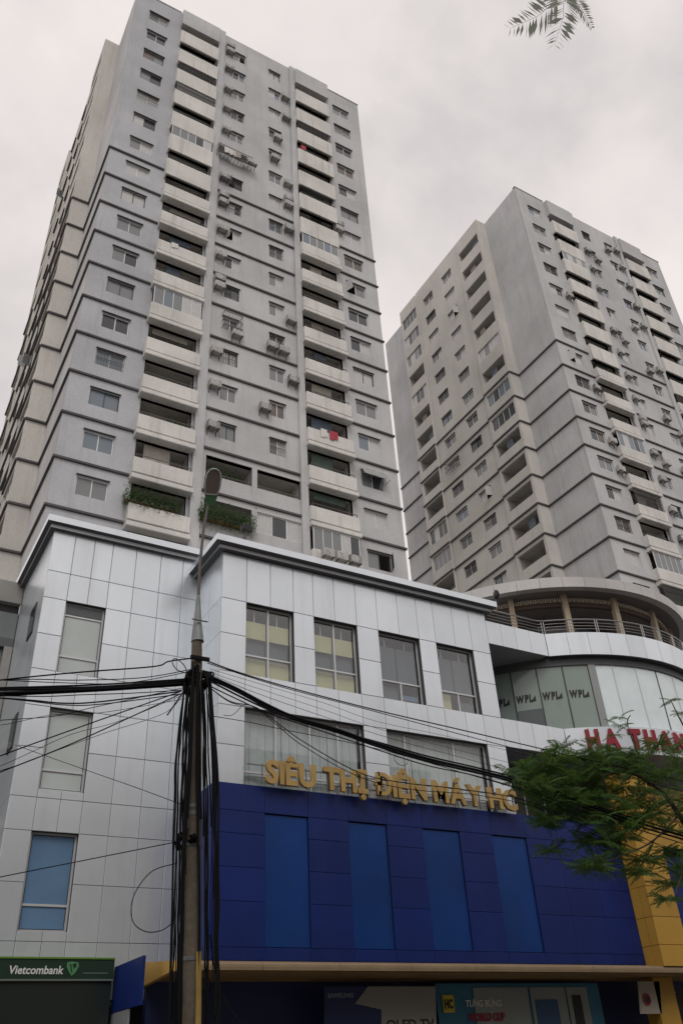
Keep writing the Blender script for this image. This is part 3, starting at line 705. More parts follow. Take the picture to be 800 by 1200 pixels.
# blue box ---------------------------------------------------------
YB = 19.95
insets = [(9.45, 10.7), (11.9, 13.12), (14.3, 15.58), (16.75, 18.05)]
zsB = [4.0, 4.28, 5.26, 6.02, 6.8, 7.35, 8.0]
xb = [8.07] + [q for p in insets for q in p] + [19.3, 20.6, 21.9]
for j in range(len(zsB)-1):
    for i in range(len(xb)-1):
        if (xb[i], xb[i+1]) in insets and 4.2 < (zsB[j]+zsB[j+1])/2 < 7.35: continue
        panel_box(xb[i], xb[i+1], YB, zsB[j], zsB[j+1], blue_clad, 'panel', 0.045, 0.007)
for a, b in insets: panel_box(a, b, YB+0.05, 4.28, 7.35, blue_inset, 'panel', 0.02, 0.03)
hB = [(a, b, 4.28, 7.35) for a, b in insets]
raw_build(grid_wall((8.08, 21.9), (3.9, 7.97), hB, lambda u, z, d: (u, YB-d, z), -0.04, -0.16), 'backing_wall', mat('blue_backing', (0.006, 0.012, 0.06), 0.8), B)
for a, b in ((19.995, 20.95), (20.95, 21.86)):
    for j in range(len(zsB)-1): MB().box(8.05, 8.09, a+.004, b-.004, zsB[j]+.004, zsB[j+1]-.004).build('panel', blue_clad, B)
MB().box(8.06, 21.9, YB+0.01, YB+0.5, 7.975, 8.02).build('ledge', blue_clad, B)
MB().box(8.3, 30, YB+0.2, YB+0.3, 3.9, 7.9).build('backing_wall', joint_dark, B)
# yellow column and the blue and yellow stretch to its right
for j, (z0, z1) in enumerate(((3.9, 4.47), (4.47, 5.23), (5.23, 6.08), (6.08, 6.95), (6.95, 7.8), (7.8, 8.7), (8.7, 9.6))):
    panel_box(21.9, 23.1, 19.28, z0, z1, yellow_clad)
    for a, b in ((19.32, 19.6), (19.6, 19.95)): MB().box(21.9, 21.935, a+GAP/2, b-GAP/2, z0+GAP/2, z1-GAP/2).build('panel', yellow_clad, B)
MB().box(21.936, 23.09, 19.316, 20.2, 3.9, 9.58).build('column_core', joint_dark, B)
for i in range(5):
    panel_box(23.1+i*1.3, 24.4+i*1.3, 19.75, 7.4, 8.3, yellow_clad); panel_box(23.1+i*1.3, 24.4+i*1.3, 19.75, 8.3, 9.4, yellow_clad)
    for z0, z1 in ((4.0, 5.1), (5.1, 6.2), (6.2, 7.4)): panel_box(23.1+i*1.3, 24.4+i*1.3, 19.95, z0, z1, blue_clad, g=0.007)
MB().box(23.11, 29.6, 19.79, 20.15, 7.42, 9.38).build('backing_wall', joint_dark, B)
# flat bands to the right of the block and the round corner ---------
CX, CY = 24.6, 25.4; RD = 6.75
flat = [17.87, 18.5, 19.15, 19.8, 20.55]
for i in range(4):
    panel_box(flat[i], flat[i+1], YP, 13.7, 14.57, white_clad); panel_box(flat[i], flat[i+1], YP, 10.12, 11.06, white_clad)
MB().box(17.88, 20.5, YP+0.036, 26, 13.72, 14.5).build('slab', trim_grey, B)
MB().box(17.88, 20.5, YP+0.036, 26, 10.15, 11.02).build('slab', trim_grey, B)
for j, z in enumerate((9.05, 8.0)): pass
MB().box(17.1, 17.85, 20.46, 21.5, 8.0, 13.7).build('pier', white_clad, B)
nP = 18; a0, a1 = -36.8, 80.0
for (z0, z1) in ((13.7, 14.57), (10.12, 11.06)):
    for i in range(nP):
        b0, b1_ = a0+(a1-a0)*i/nP, a0+(a1-a0)*(i+1)/nP
        MB().arc((CX, CY), RD-0.035, RD, b0+0.05, b1_-0.05, z0+GAP/2, z1-GAP/2, 3).build('panel', white_clad, B)
    MB().arc((CX, CY), RD-2.6, RD-0.036, -36.5, 80, z0+0.02, z1-0.02, 40).build('slab', trim_dark if z0 > 13 else trim_grey, B)
# round glass storey
film_g = mat('film_green', (0.27, 0.33, 0.30), 0.12, 0, 0.6, var=0.06, vscale=0.8); film_l = mat('pane_sky_reflect', (0.78, 0.88, 0.90), 0.05, 0, 0.9, var=0.06, vscale=1.5)  # pale colour of the right panes paints in their sky reflection
RG = 6.45
edges = [-66, -57.7, -49.4, -41.3, -33.2, -25.0]
wpl = 0
for i in range(len(edges)-1):
    p = MB().arc((CX, CY), RG-0.02, RG, edges[i]+0.2, edges[i+1]-0.2, 10.9, 13.42, 4).build('pane', film_g, B)
    MB().arc((CX, CY), RG-0.05, RG+0.02, edges[i]-0.2, edges[i]+0.2, 10.9, 13.42, 1).build('mullion', frame_d, p)
MB().arc((CX, CY), RG-0.3, RG+0.05, -25.0, -22.7, 10.9, 13.7, 2).build('pier', mat('pier_grey', (0.3, 0.32, 0.32), 0.5), B)
ed2 = [-22.7, -16.8, -8.3, 0.3, 8.8, 17.3, 25.8, 34.3, 42.8]
for i in range(len(ed2)-1):
    p = MB().arc((CX, CY), RG-0.02, RG, ed2[i]+0.15, ed2[i+1]-0.15, 10.9, 13.42, 4).build('pane', film_l, B)
    MB().arc((CX, CY), RG-0.05, RG+0.02, ed2[i+1]-0.15, ed2[i+1]+0.15, 10.9, 13.42, 1).build('mullion', frame_d if i == 2 else alu, p)
MB().arc((CX, CY), RG-0.2, RG+0.06, -66, 60, 13.42, 13.72, 40).build('head_beam', trim_dark, B)
MB().arc((CX, CY), RG-0.035, RG-0.02, -57.4, -41.5, 10.9, 11.0, 6).build('sill', frame_d, B)
MB().arc((CX, CY), RG+0.004, RG+0.012, -49.2, -41.5, 10.9, 11.95, 4).build('lower_film', mat('film_dark', (0.10, 0.115, 0.12), 0.15), B)
# lettering on glass: WPL with a little wedge
def arc_text(chars, a_start, zb, size, r, m, name, parent, ex=0.006, offset=0.0, shear=0.0, gap=0.05, squeeze=1.0):
    a = a_start; outp = []
    for ch in chars:
        if ch == ' ': a += math.degrees(size*0.3/r); continue
        me, (lo, hi) = text_mesh(ch, size, m, ex, offset, shear)
        for v in me.vertices: v.co.x = (v.co.x-lo)*squeeze
        w = (hi-lo)*squeeze; am = R(a)+w/2/r
        o = inst(name, me, parent); o.location = (CX+math.sin(am)*r-math.cos(am)*w/2, CY-math.cos(am)*r-math.sin(am)*w/2, zb); o.rotation_euler = (0, 0, am)
        a += math.degrees((w+gap*size)/r); outp.append(o)
    return outp
for i, st in enumerate((-57.0, -48.9, -40.8, -32.5)):
    G = thing('window_lettering', 'black WPL lettering on a green film pane of the round glass storey', 'lettering', (0, 0, 0), 'black letters on the round glass')
    G.location = (0, 0, 0)
    os_ = arc_text('WPL', st, 12.24, 0.36, RG+0.012, black, 'letter', G, 0.004, 0.02, 0.12, 0.02, 0.66)
    ol = os_[-1]; wl = max(v.co.x for v in ol.data.vertices); an = ol.rotation_euler.z
    t = Vector((math.cos(an), math.sin(an), 0)); nn = Vector((math.sin(an), -math.cos(an), 0)); c = ol.location+t*wl+nn*0.006
    M = MB(); up_ = Vector((0, 0, 1)); M.tri(c-t*0.07, c+t*0.10, c+t*0.10+up_*0.2); M.build('wedge', black, G)
# red lettering on the lower band
RL = thing('red_sign', 'big red capital letters on the white curved band, partly behind tree leaves', 'sign')
a = -31.2
arc_text('HA', -31.2, 10.32, 0.87, RD+0.03, red, 'letter', RL, 0.03, 0.05, 0, 0.16, 0.74)
arc_text('THANH', -18.6, 10.32, 0.87, RD+0.03, red, 'letter', RL, 0.03, 0.05, 0, 0.15, 0.76)
# railing, columns, canopy of the roof terrace
MB().arc((CX, CY), 0.5, 6.4, -60, 80, 14.5, 14.6, 40).build('terrace_floor', trim_grey, B)
RA = thing('terrace_railing', 'steel railing with four horizontal bars around the curved roof terrace', 'railing')
rr = 6.66
for z, t in ((15.12, 0.028), (14.98, 0.014), (14.86, 0.014), (14.74, 0.014)):
    pts = [(CX+math.sin(R(q))*rr, CY-math.cos(R(q))*rr, z) for q in range(-36, 66, 2)]
    MB().tube([(17.9, 20.12, z)]+[(18.6, 20.12, z), (20.4, 20.12, z)]+pts, t, 6).build('bar', rail_m, RA)
for q in [-36.8, -28.3, -19.7, -10.8, -2.6, 5, 13, 21, 29, 37, 45, 53, 61]:
    for dq in (-0.35, 0.35):
        x, y = CX+math.sin(R(q+dq))*rr, CY-math.cos(R(q+dq))*rr
        MB().tube([(x, y, 14.5), (x, y, 15.12)], 0.018, 6).build('post', rail_m, RA)
beige = mat('beige_column', (0.42, 0.34, 0.24), 0.8, var=0.12, vscale=2)
brown = mat('brown_beam', (0.085, 0.06, 0.05), 0.8, var=0.15)
for q in (-45.3, -26.6, -7.1, 13.9, 34):
    x, y = CX+math.sin(R(q))*6.1, CY-math.cos(R(q))*6.1
    o = MB().box(-0.1, 0.1, -0.1, 0.1, 14.6, 16.42).build('column', beige, B, (x, y, 0)); o.rotation_euler = (0, 0, R(q))
MB().arc((CX, CY), 5.9, 6.05, -62, 70, 15.98, 16.12, 44).build('terrace_beam', brown, B)
MB().arc((CX, CY), 5.93, 6.03, -62, 70, 16.17, 16.2, 44).build('light_rail', beige, B)
M = MB()
for i in range(150):
    q = R(-60+130*i/150); x, y = CX+math.sin(q)*6.04, CY-math.cos(q)*6.04
    M.box(x-0.02, x+0.02, y-0.02, y+0.02, 16.22-0.05*(i % 2), 16.33)
M.build('fringe', mat('fringe_beads', (0.62, 0.54, 0.44), 0.6), B)['kind'] = 'stuff'
MB().arc((CX, CY), 3.9, 4.0, -70, 80, 14.6, 16.42, 30).build('terrace_wall', brown, B)
for q, w, m_ in ((-40, 9, 1), (-22, 12, 2), (-2, 9, 4), (18, 12, 1)):
    MB().arc((CX, CY), 4.0, 4.06, q-w, q+w, 14.8, 16.1, 4).build('terrace_window', PANES[m_], B)
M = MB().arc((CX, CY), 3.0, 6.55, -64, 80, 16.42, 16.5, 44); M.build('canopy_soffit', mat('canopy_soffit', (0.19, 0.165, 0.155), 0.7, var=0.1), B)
for i in range(20):
    b0 = -64+144*i/20; MB().arc((CX, CY), 6.5, 6.8, b0+0.05, b0+7.2-0.05, 16.41, 16.83, 3).build('canopy_panel', mat('canopy_panel', (0.50, 0.485, 0.475), 0.5, 0.1, var=0.1, streak=0.2, stcol=(0.3, 0.29, 0.28), objvar=0.03), B)
MB().arc((CX, CY), 1.0, 6.49, -64, 80, 16.6, 16.75, 44).build('canopy_roof', trim_grey, B)
# dark volumes behind
dark = mat('dark_interior', (0.05, 0.05, 0.052), 0.9)
MB().box(17.9, 30.5, 24.6, 24.8, 3.9, 13.7).build('inner_wall', dark, B)
MB().box(17.9, 23.5, 21.6, 21.7, 8.0, 10.12).build('shop_window', PANES[0], B)
for i in range(5): MB().box(18.0+i*0.85, 18.05+i*0.85, 21.55, 21.6, 8.0, 10.1).build('mullion', alu, B)
MB().box(17.9, 30, 20.3, 24.6, 7.95, 8.0).build('inner_floor', trim_grey, B)
MB().box(3.7, 31, 26.2, 38.0, 0.2, 14.4).build('rear_block', mat('rear_block', (0.3, 0.3, 0.3), 0.8), B)
# awning ------------------------------------------------------------
AW = thing('shop_awning', 'long brown and yellow awning running under the blue cladding', 'awning')
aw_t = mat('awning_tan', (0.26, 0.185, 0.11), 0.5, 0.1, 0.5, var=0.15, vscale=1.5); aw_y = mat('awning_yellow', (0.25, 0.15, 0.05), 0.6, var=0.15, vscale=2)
for i in range(12):
    x0 = 7.1+i*2.0
    prof = [(19.30, 3.74)] + [(19.30+0.06-0.06*math.cos(R(t)), 3.81+0.10*math.sin(R(t))) for t in range(0, 91, 30)] + [(19.9, 3.99), (19.9, 3.80)]
    MB().prism(prof, 'x', x0+0.004, x0+1.996).build('awning_edge', aw_t, AW)
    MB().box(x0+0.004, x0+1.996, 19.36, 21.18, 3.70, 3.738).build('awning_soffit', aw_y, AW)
MB().prism([(19.32, 3.72), (21.88, 3.57), (21.88, 4.16), (19.36, 3.92)], 'x', 6.98, 7.095).build('end_plate', mat('awning_end_yellow', (0.55, 0.33, 0.07), 0.5, var=0.12), AW)
# shopfront under the awning -----------------------------------------
SF = thing('shopfront', 'dark blue shopfront with posters below the awning', 'shopfront')
dkblue = mat('shop_blue', (0.012, 0.022, 0.09), 0.5); ltblue = mat('shop_lightblue', (0.03, 0.16, 0.25), 0.5); poster = mat('poster_white_shaded', (0.26, 0.29, 0.28), 0.5, var=0.1)  # poster colours darkened to hold the shade under the awning
MB().box(7.1, 30, 21.2, 21.4, 0.13, 3.9).build('wall', dkblue, SF)
def px_panel(pts, Y, m, name, parent, th=0.03):
    P = [px(x, y, Y) for x, y in pts]; M = MB(); n = len(P)
    M.prism([(p.x, p.z) for p in P], 'y', Y, Y+th); return M.build(name, m, parent)
def zb(X0, X1, z0, z1, Y, m, name, parent, th=0.03): return MB().box(X0, X1, Y, Y+th, z0, z1).build(name, m, parent)
p1 = px(511, 1166, 20.6); p2 = px(702, 1166, 20.6)
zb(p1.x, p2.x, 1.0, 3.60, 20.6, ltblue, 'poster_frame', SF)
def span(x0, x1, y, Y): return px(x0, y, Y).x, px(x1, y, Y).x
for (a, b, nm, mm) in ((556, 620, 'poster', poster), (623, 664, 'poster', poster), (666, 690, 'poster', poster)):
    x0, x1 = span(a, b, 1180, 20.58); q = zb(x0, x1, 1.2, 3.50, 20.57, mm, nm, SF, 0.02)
x0, x1 = span(628, 654, 1180, 20.55); zb(x0, x1, 2.3, 3.2, 20.55, mat('poster_navy', (0.03, 0.09, 0.2), 0.5), 'picture', SF, 0.015)
x0, x1 = span(672, 682, 1180, 20.55); zb(x0, x1, 1.5, 3.3, 20.55, black, 'picture', SF, 0.015)
def flat_text(body, X, z, Y, size, m, parent, name='lettering', ex=0.004, offset=0.0, shear=0.0, width=None):
    me, (lo, hi) = text_mesh(body, size, m, ex, offset, shear)
    k = 1 if width is None else width/(hi-lo)
    for v in me.vertices: v.co.x = (v.co.x-lo)*k
    return inst(name, me, parent, (X, Y, z))
# small yellow HC tile and script
c = px(527, 1176, 20.5); zb(c.x-0.18, c.x+0.18, c.z-0.2, c.z+0.2, 20.56, mat('tile_yellow', (0.55, 0.45, 0.05), 0.5), 'tile', SF, 0.02)
flat_text('HC', c.x-0.14, c.z-0.1, 20.55, 0.28, black, SF, offset=0.012, width=0.27)
c = px(548, 1186, 20.5); flat_text('TƯNG BỪNG', c.x, c.z+0.12, 20.55, 0.22, whitep, SF, offset=0.004, shear=0.2, width=1.2)
flat_text('WORLD CUP', c.x+0.05, c.z-0.2, 20.55, 0.24, red, SF, offset=0.012, shear=0.2, width=1.2)
# hanging QLED sign
HS = thing('hanging_sign', 'white QLED TV sign board with a pointed flap under the awning', 'sign')
px_panel([(431, 1156), (510, 1156), (512, 1225), (447, 1225), (447, 1183), (416, 1176)], 20.3, mat('sign_white_shaded', (0.26, 0.25, 0.23), 0.6), 'board', HS)  # white board painted darker, the awning's shade put into its colour
c = px(454, 1204, 20.25); flat_text('QLED TV', c.x, c.z-0.05, 20.29, 0.3, black, HS, offset=0.004, width=1.42)
SB = thing('dark_sign', 'dark blue sign with small pale lettering left of the pointed board', 'sign')
px_panel([(380, 1156), (430, 1156), (416, 1176), (446, 1183), (446, 1225), (380, 1225)], 20.32, dkblue, 'board', SB)
c = px(384, 1169, 20.3); flat_text('SAMSUNG', c.x, c.z, 20.31, 0.13, mat('pale_print', (0.2, 0.24, 0.3), 0.6), SB, offset=0.004, width=0.72)
# white board with a round emblem by the yellow column
EB = thing('emblem_board', 'pale board with a round dark emblem under the awning beside the yellow column', 'sign')
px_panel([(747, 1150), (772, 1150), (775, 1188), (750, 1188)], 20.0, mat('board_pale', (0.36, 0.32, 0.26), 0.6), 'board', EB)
c = px(757, 1171, 19.99); MB().arc((0, 0), 0.11, 0.16, 0, 360, 0, 0.012, 20).build('ring', red, EB, (c.x, 19.985, c.z)).rotation_euler = (R(90), 0, 0)
px_panel([(c0[0]+757, c0[1]+1171) for c0 in ((-3, -5), (3, -4), (4, 5), (-1, 7))], 19.985, black, 'mark', EB, 0.008)
YC = thing('yellow_post', 'yellow clad post under the awning at the end of the shopfront', 'post'); zb(22.1, 22.9, 0.13, 3.69, 20.0, yellow_clad, 'post', YC, 0.5)
FA = thing('wall_fan', 'pale louvred vent box beside the yellow post', 'vent', (0, 0, 0))
for k in range(5):
    c = px(783, 1163+k*6, 20.4); zb(c.x-0.12, c.x+0.3, c.z-0.012, c.z+0.012, 20.4, alu, 'louvre', FA, 0.03)
c = px(787, 1175, 20.5); zb(c.x-0.3, c.x+0.5, c.z-0.5, c.z+0.35, 20.45, black, 'box', FA, 0.1)
# blue wing panel left of the awning
BP = thing('blue_side_panel', 'blue painted side panel standing between bank sign and awning', 'panel')
MB().box(6.5, 6.56, 19.82, 21.85, 3.14, 4.07).build('board', blue_clad, BP); MB().box(6.51, 6.55, 20.6, 21.85, 0.14, 3.13).build('lower_board', trim_grey, BP)

# ------------------------------------------------------------------ gold letters above the blue box
GS = thing('gold_sign', 'gold capital letters reading SIÊU THỊ ĐIỆN MÁY HC above the blue cladding', 'sign', (0, 0, 0))
txt = 'SIÊU THỊ ĐIỆN MÁY HC'; size = 0.81; gaps = 0.045; glyphs = []; tot = 0
for ch in txt:
    if ch == ' ': glyphs.append(None); tot += 0.21; continue
    me, (lo, hi) = text_mesh(ch, size, gold, 0.05, 0.022 if ch == 'Đ' else 0.032); glyphs.append((me, lo, hi)); tot += hi-lo+gaps
k = (17.72-9.36)/tot; x = 9.36
for g in glyphs:
    if g is None: x += 0.21*k; continue
    me, lo, hi = g
    for v in me.vertices: v.co.x = (v.co.x-lo)*k
    inst('letter', me, GS, (x, 19.72, 8.06)); x += (hi-lo+gaps)*k
for z in (8.2, 8.52): MB().box(8.9, 17.8, 19.83, 19.86, z-0.015, z+0.015).build('support_rail', galv, GS)
for i in range(14): MB().box(9.3+i*0.64, 9.325+i*0.64, 19.80, 19.83, 8.02, 8.56).build('support_post', galv, GS)

# ------------------------------------------------------------------ bank sign on the left wing
BK = thing('bank_sign', 'dark green bank sign with white lettering and green leaf emblem', 'sign')
dgreen = mat('bank_green', (0.012, 0.035, 0.022), 0.4); 
zb(2.0, 6.42, 3.80, 4.2, 21.62, dgreen, 'board', BK, 0.25)
zb(2.0, 6.42, 4.2, 4.235, 21.60, mat('bank_edge', (0.12, 0.25, 0.03), 0.5), 'edge', BK, 0.28)
zb(2.0, 6.42, 3.765, 3.80, 21.60, mat('bank_strip', (0.14, 0.17, 0.15), 0.4), 'strip', BK, 0.28)
zb(2.0, 6.40, 0.14, 3.765, 21.66, mat('bank_glass', (0.02, 0.026, 0.023), 0.25), 'glass_panel', BK, 0.2)
flat_text('Vietcombank', 4.10, 3.90, 21.612, 0.23, whitep, BK, offset=0.004, shear=0.12, width=1.17)
M = MB(); cx, cz = 5.46, 4.02
out_l = [(-0.13, 0.11), (-0.02, 0.13), (0.12, 0.11), (0.14, 0.03), (0.08, -0.09), (0.0, -0.16), (-0.07, -0.08), (-0.13, 0.02)]
M.prism([(cx+u, cz+v) for u, v in out_l], 'y', 21.600, 21.615); M.build('emblem', mat('emblem_green', (0.08, 0.26, 0.10), 0.5), BK)
M = MB(); M.prism([(cx+u, cz+v) for u, v in ((-0.01, 0.07), (0.07, 0.10), (0.09, 0.03), (0.03, -0.01))], 'y', 21.592, 21.599); M.build('emblem_notch', dgreen, BK)
M = MB(); M.prism([(cx+u, cz+v) for u, v in ((-0.07, 0.08), (-0.04, 0.08), (0.01, -0.1), (-0.02, -0.08))], 'y', 21.592, 21.599); M.build('emblem_vein', dgreen, BK)
zb(5.72, 6.28, 3.915, 3.925, 21.612, mat('pale_line', (0.25, 0.3, 0.27), 0.5), 'line', BK, 0.007)

# ------------------------------------------------------------------ concrete building at far left
NB = thing('concrete_building', 'grey concrete building with beams and glass beside the white wing', 'building')
con = mat('old_concrete', (0.30, 0.295, 0.28), 0.85, var=0.2, vscale=0.7, streak=0.4, stcol=(0.15, 0.14, 0.13)); glz = mat('old_glazing', (0.18, 0.20, 0.20), 0.25, var=0.1)
YL = 26.0
zb(-4, 3.53, 14.85, 15.6, YL-0.25, con, 'beam', NB, 0.5); zb(-4, 3.53, 14.55, 14.85, YL, mat('dark_band', (0.08, 0.08, 0.08), 0.8), 'recess', NB, 0.2)
zb(-4, 3.53, 13.65, 14.55, YL-0.1, glz, 'upper_panel', NB, 0.2); zb(-4, 3.53, 13.35, 13.65, YL-0.16, trim_dark, 'beam', NB, 0.3)
zb(3.28, 3.53, 0.14, 13.35, YL-0.2, con, 'pillar', NB, 0.4)
for i, z in enumerate((12.4, 10.2, 8.0, 5.8, 3.6)):
    zb(-4, 3.27, z-2.0, z+0.93 if i == 0 else z, YL, glz if i % 2 == 0 else mat('old_glazing_dark', (0.10, 0.11, 0.11), 0.2), 'glazing', NB, 0.1); zb(-4, 3.27, z-2.2, z-2.0, YL-0.1, con, 'beam', NB, 0.3)
zb(-4, 3.5, 0.14, 14.5, YL+0.3, joint_dark, 'core', NB, 8)
MB().box(-4, 3.5, YL+0.26, 37, 15.3, 15.58).build('roof', con, NB)

# ------------------------------------------------------------------ roof floodlights
def flood(p, label, rz):
    F = thing('floodlight', label, 'floodlight', p, None, rz)
    F.scale = (0.75,)*3
    M = bevel_box(-0.2, 0.2, -0.1, 0.06, 0.12, 0.4, 0.03); o = M.build('housing', black, F); o.rotation_euler = (R(20), 0, 0)
    o = MB().box(-0.17, 0.17, -0.115, -0.101, 0.15, 0.37).build('lens', mat('flood_lens', (0.03, 0.03, 0.035), 0.3), F); o.rotation_euler = (R(20), 0, 0)
    MB().tube([(-0.23, 0, 0.26), (-0.23, 0, 0.0), (0.23, 0, 0.0), (0.23, 0, 0.26)], 0.02, 5).build('yoke', iron, F)
    MB().box(-0.05, 0.05, -0.05, 0.05, -0.4, 0.0).build('stand', iron, F)
flood(Vector((8.72, 19.85, 15.55)), 'black floodlight on the roof edge near the lamp post', R(25))
flood(Vector((18.35, 19.85, 15.42)), 'black floodlight on the roof edge beside the round canopy', R(40))

# ------------------------------------------------------------------ utility pole, street lamp, cables
PB = Vector((5.46, 14.0, 0.13)); PT = Vector((5.185, 14.0, 9.02))
def pole_at(z): t = (z-PB.z)/(PT.z-PB.z); return PB.lerp(PT, t)
PO = thing('utility_pole', 'weathered concrete utility pole wrapped in black cables', 'utility pole', PB)
MB().tube([pole_at(z)-PB for z in (0.13, 2, 4, 6, 8, 8.8)], 0.17, 20, 0.095).build('shaft', concrete, PO, smooth=False)
for z in (5.62, 5.5, 5.0, 3.3): 
    c = pole_at(z)-PB; rad = 0.17-0.075*(z/8.9)+0.012
    MB().tube([c-Vector((0, 0, 0.03)), c+Vector((0, 0, 0.03))], rad, 16).build('steel_band', galv, PO)
c = pole_at(8.32)-PB; MB().box(c.x-0.17, c.x+0.2, c.y-0.16, c.y-0.11, c.z-0.04, c.z+0.03).build('crossarm', cable_m, PO)
MB().tube([(0.05, -0.2, 0.0), (-0.02, -0.2, 2.5), (-0.05, -0.19, 3.25)], 0.045, 10).build('cable_conduit', mat('conduit_yellow', (0.36, 0.24, 0.06), 0.6, var=0.2, vscale=3), PO)
SLm = thing('street_lamp', 'street lamp with green housing on an arm clamped to the utility pole top', 'street lamp', PT)
LT = [px(231.6, 752, 14.0), px(231.6, 730, 14), px(232.6, 698, 13.98), px(234.5, 660, 13.95), px(238.8, 618, 13.9), px(244.5, 589, 13.85)]
LT = [p-PT for p in LT]
MB().tube(LT[:3], 0.125, 14, 0.036).build('sleeve', galv, SLm)
MB().tube(LT[2:], 0.034, 8, 0.028).build('arm', iron, SLm)
MB().tube([LT[1]-Vector((0.16, 0.12, 0)), LT[1]-Vector((-0.16, 0.12, 0))], 0.015, 5).build('clamp_bolt', galv, SLm)
# head: a shell pointing to the street, lens below
hb = px(246, 590, 13.85)-PT
axd = (px(252, 546, 13.28)-PT-hb).normalized()
sid = Vector((1, 0.05, 0)); sid = (sid-axd*sid.dot(axd)).normalized(); nrm = sid.cross(axd).normalized()
if nrm.z < 0: nrm = -nrm
prof = [(0.0, 0.07), (0.12, 0.09), (0.2, 0.15), (0.35, 0.185), (0.55, 0.19), (0.68, 0.165), (0.75, 0.11), (0.78, 0.03)]
def head_mesh(zs, nm, m_, low):
    M = MB(); n = 12; rows = []
    for t, w in prof:
        row = []
        for j in range(n+1):
            a = math.pi*j/n; row.append(hb+axd*t+sid*(math.cos(a)*w)+nrm*(math.sin(a)*w*zs))
        rows.append(row)
    for i in range(len(rows)-1):
        for j in range(n): M.quad(rows[i][j], rows[i+1][j], rows[i+1][j+1], rows[i][j+1])
    return M.build(nm, m_, SLm, smooth=False)
green = mat('lamp_green', (0.10, 0.24, 0.12), 0.4, var=0.15, vscale=5)
head_mesh(0.62, 'housing', green, 0)
prof_full = prof
M = MB(); lw = [(t*0.95+0.01, w*0.86) for t, w in prof if t >= 0.2]
rim = [hb+axd*t+sid*w for t, w in lw]+[hb+axd*t-sid*w for t, w in reversed(lw)]
M.v = [tuple(p-nrm*0.004) for p in rim]; M.f = [tuple(range(len(rim)))]; M.build('lens', mat('lamp_lens', (0.30, 0.25, 0.22), 0.25, 0, 0.6), SLm)
MB().tube([p-nrm*0.01 for p in rim]+[rim[0]-nrm*0.01], 0.016, 6).build('lens_rim', mat('lamp_rim', (0.65, 0.67, 0.66), 0.4, 0.3), SLm)
M = MB(); q = [(0.0, 0.075), (0.2, 0.14)]
for s in (0,):
    M.prism([(0, 0)]*0 or [(-0.01, -0.01), (0.01, -0.01), (0.01, 0.01)], 'x', 0, 0.001)
M = MB(); M.quad(hb-sid*0.085-nrm*0.05-axd*0.02, hb+sid*0.085-nrm*0.05-axd*0.02, hb+axd*0.2+sid*0.15-nrm*0.01, hb+axd*0.2-sid*0.15-nrm*0.01)
M.quad(hb-sid*0.085-nrm*0.05-axd*0.02, hb+sid*0.085-nrm*0.05-axd*0.02, hb+sid*0.085+nrm*0.05-axd*0.02, hb-sid*0.085+nrm*0.05-axd*0.02)
M.build('gear_box', green, SLm)

def smooth_pts(P, n=8):
    outp = []
    for i in range(len(P)-1):
        p0, p1, p2, p3 = P[max(i-1, 0)], P[i], P[i+1], P[min(i+2, len(P)-1)]
        for k in range(n):
            t = k/n; outp.append(0.5*((2*p1)+(p2-p0)*t+(2*p0-5*p1+4*p2-p3)*t*t+(3*p1-p0-3*p2+p3)*t**3))
    outp.append(P[-1]); return outp
def cable(pts, r, label, group, Y=14.0, name='cable', yy=None):
    P = [px(x, y, Y if yy is None else yy[i]) for i, (x, y) in enumerate(pts)]
    o = MB().tube(smooth_pts(P), r, 5).build(name, cable_m); tag(o, label, 'cable', group); return o
LL = ('thin black cable strung to the pole across the left white wing', 'cables strung across the left wing')
RLb = ('thin black cable strung from the pole past the gold letters', 'cables strung past the gold letters')
rg = random.Random(5)
left = [([(228, 771), (198, 775), (180, 781), (90, 788), (0, 797), (-90, 809)], .014),
        ([(226, 784), (168, 794), (90, 797), (30, 796), (-90, 800)], .009),
        ([(222, 787), (150, 800), (70, 800), (-90, 792)], .008),
        ([(224, 797), (120, 805), (0, 808), (-90, 812)], .028), ([(224, 800), (120, 807), (0, 812), (-90, 818)], .024), ([(224, 802), (120, 809), (0, 815), (-90, 822)], .02), ([(226, 795), (120, 802), (0, 806), (-90, 808)], .016),
        ([(222, 808), (160, 812), (100, 814), (40, 816), (-90, 812)], .009),
        ([(212, 810), (120, 822), (75, 824), (30, 820), (-90, 812)], .014), ([(214, 813), (120, 825), (75, 826), (30, 821), (-90, 808)], .010),
        ([(210, 811), (105, 848), (0, 886), (-90, 922)], .011), ([(212, 813), (90, 869), (0, 905), (-90, 940)], .011),
        ([(215, 806), (160, 818), (105, 830), (66, 839), (0, 844), (-90, 850)], .007),
        ([(215, 814), (192, 836), (120, 860), (60, 882), (20, 897), (-90, 930)], .005),
        ([(213, 815), (140, 845), (80, 862), (0, 898), (-90, 930)], .005),
        ([(222, 818), (120, 835), (60, 838), (0, 850), (-90, 860)], .005)]
LK = ('thick black cable in the heavy bundle across the left white wing', 'thick cables across the left wing')
for P, r in left:
    cable(P, r, *(LK if r > .015 else LL), Y=14.0+rg.uniform(-0.12, 0.12))
cable([(18, 873), (100, 902), (160, 923), (211, 942)], .007, 'thin black cable sagging diagonally across the white panels down to the pole', None, yy=[21.3, 18.5, 16, 14.1])
cable([(-60, 1042), (0, 1028), (100, 1008), (205, 987)], .008, 'lone thin black cable crossing below the blue tinted window', None, yy=[14.2, 14.1, 14.0, 13.9])
cable([(206, 1012), (180, 1020), (162, 1040), (154, 1062), (157, 1082), (172, 1092), (190, 1090), (204, 1080)], .008, 'black cable hanging in a loose round loop beside the pole', None, Y=13.95)
cable([(222, 800), (212, 815), (199, 834), (196, 838)], .013, 'short cut cable end sticking out from the pole bundle', None, Y=13.95)
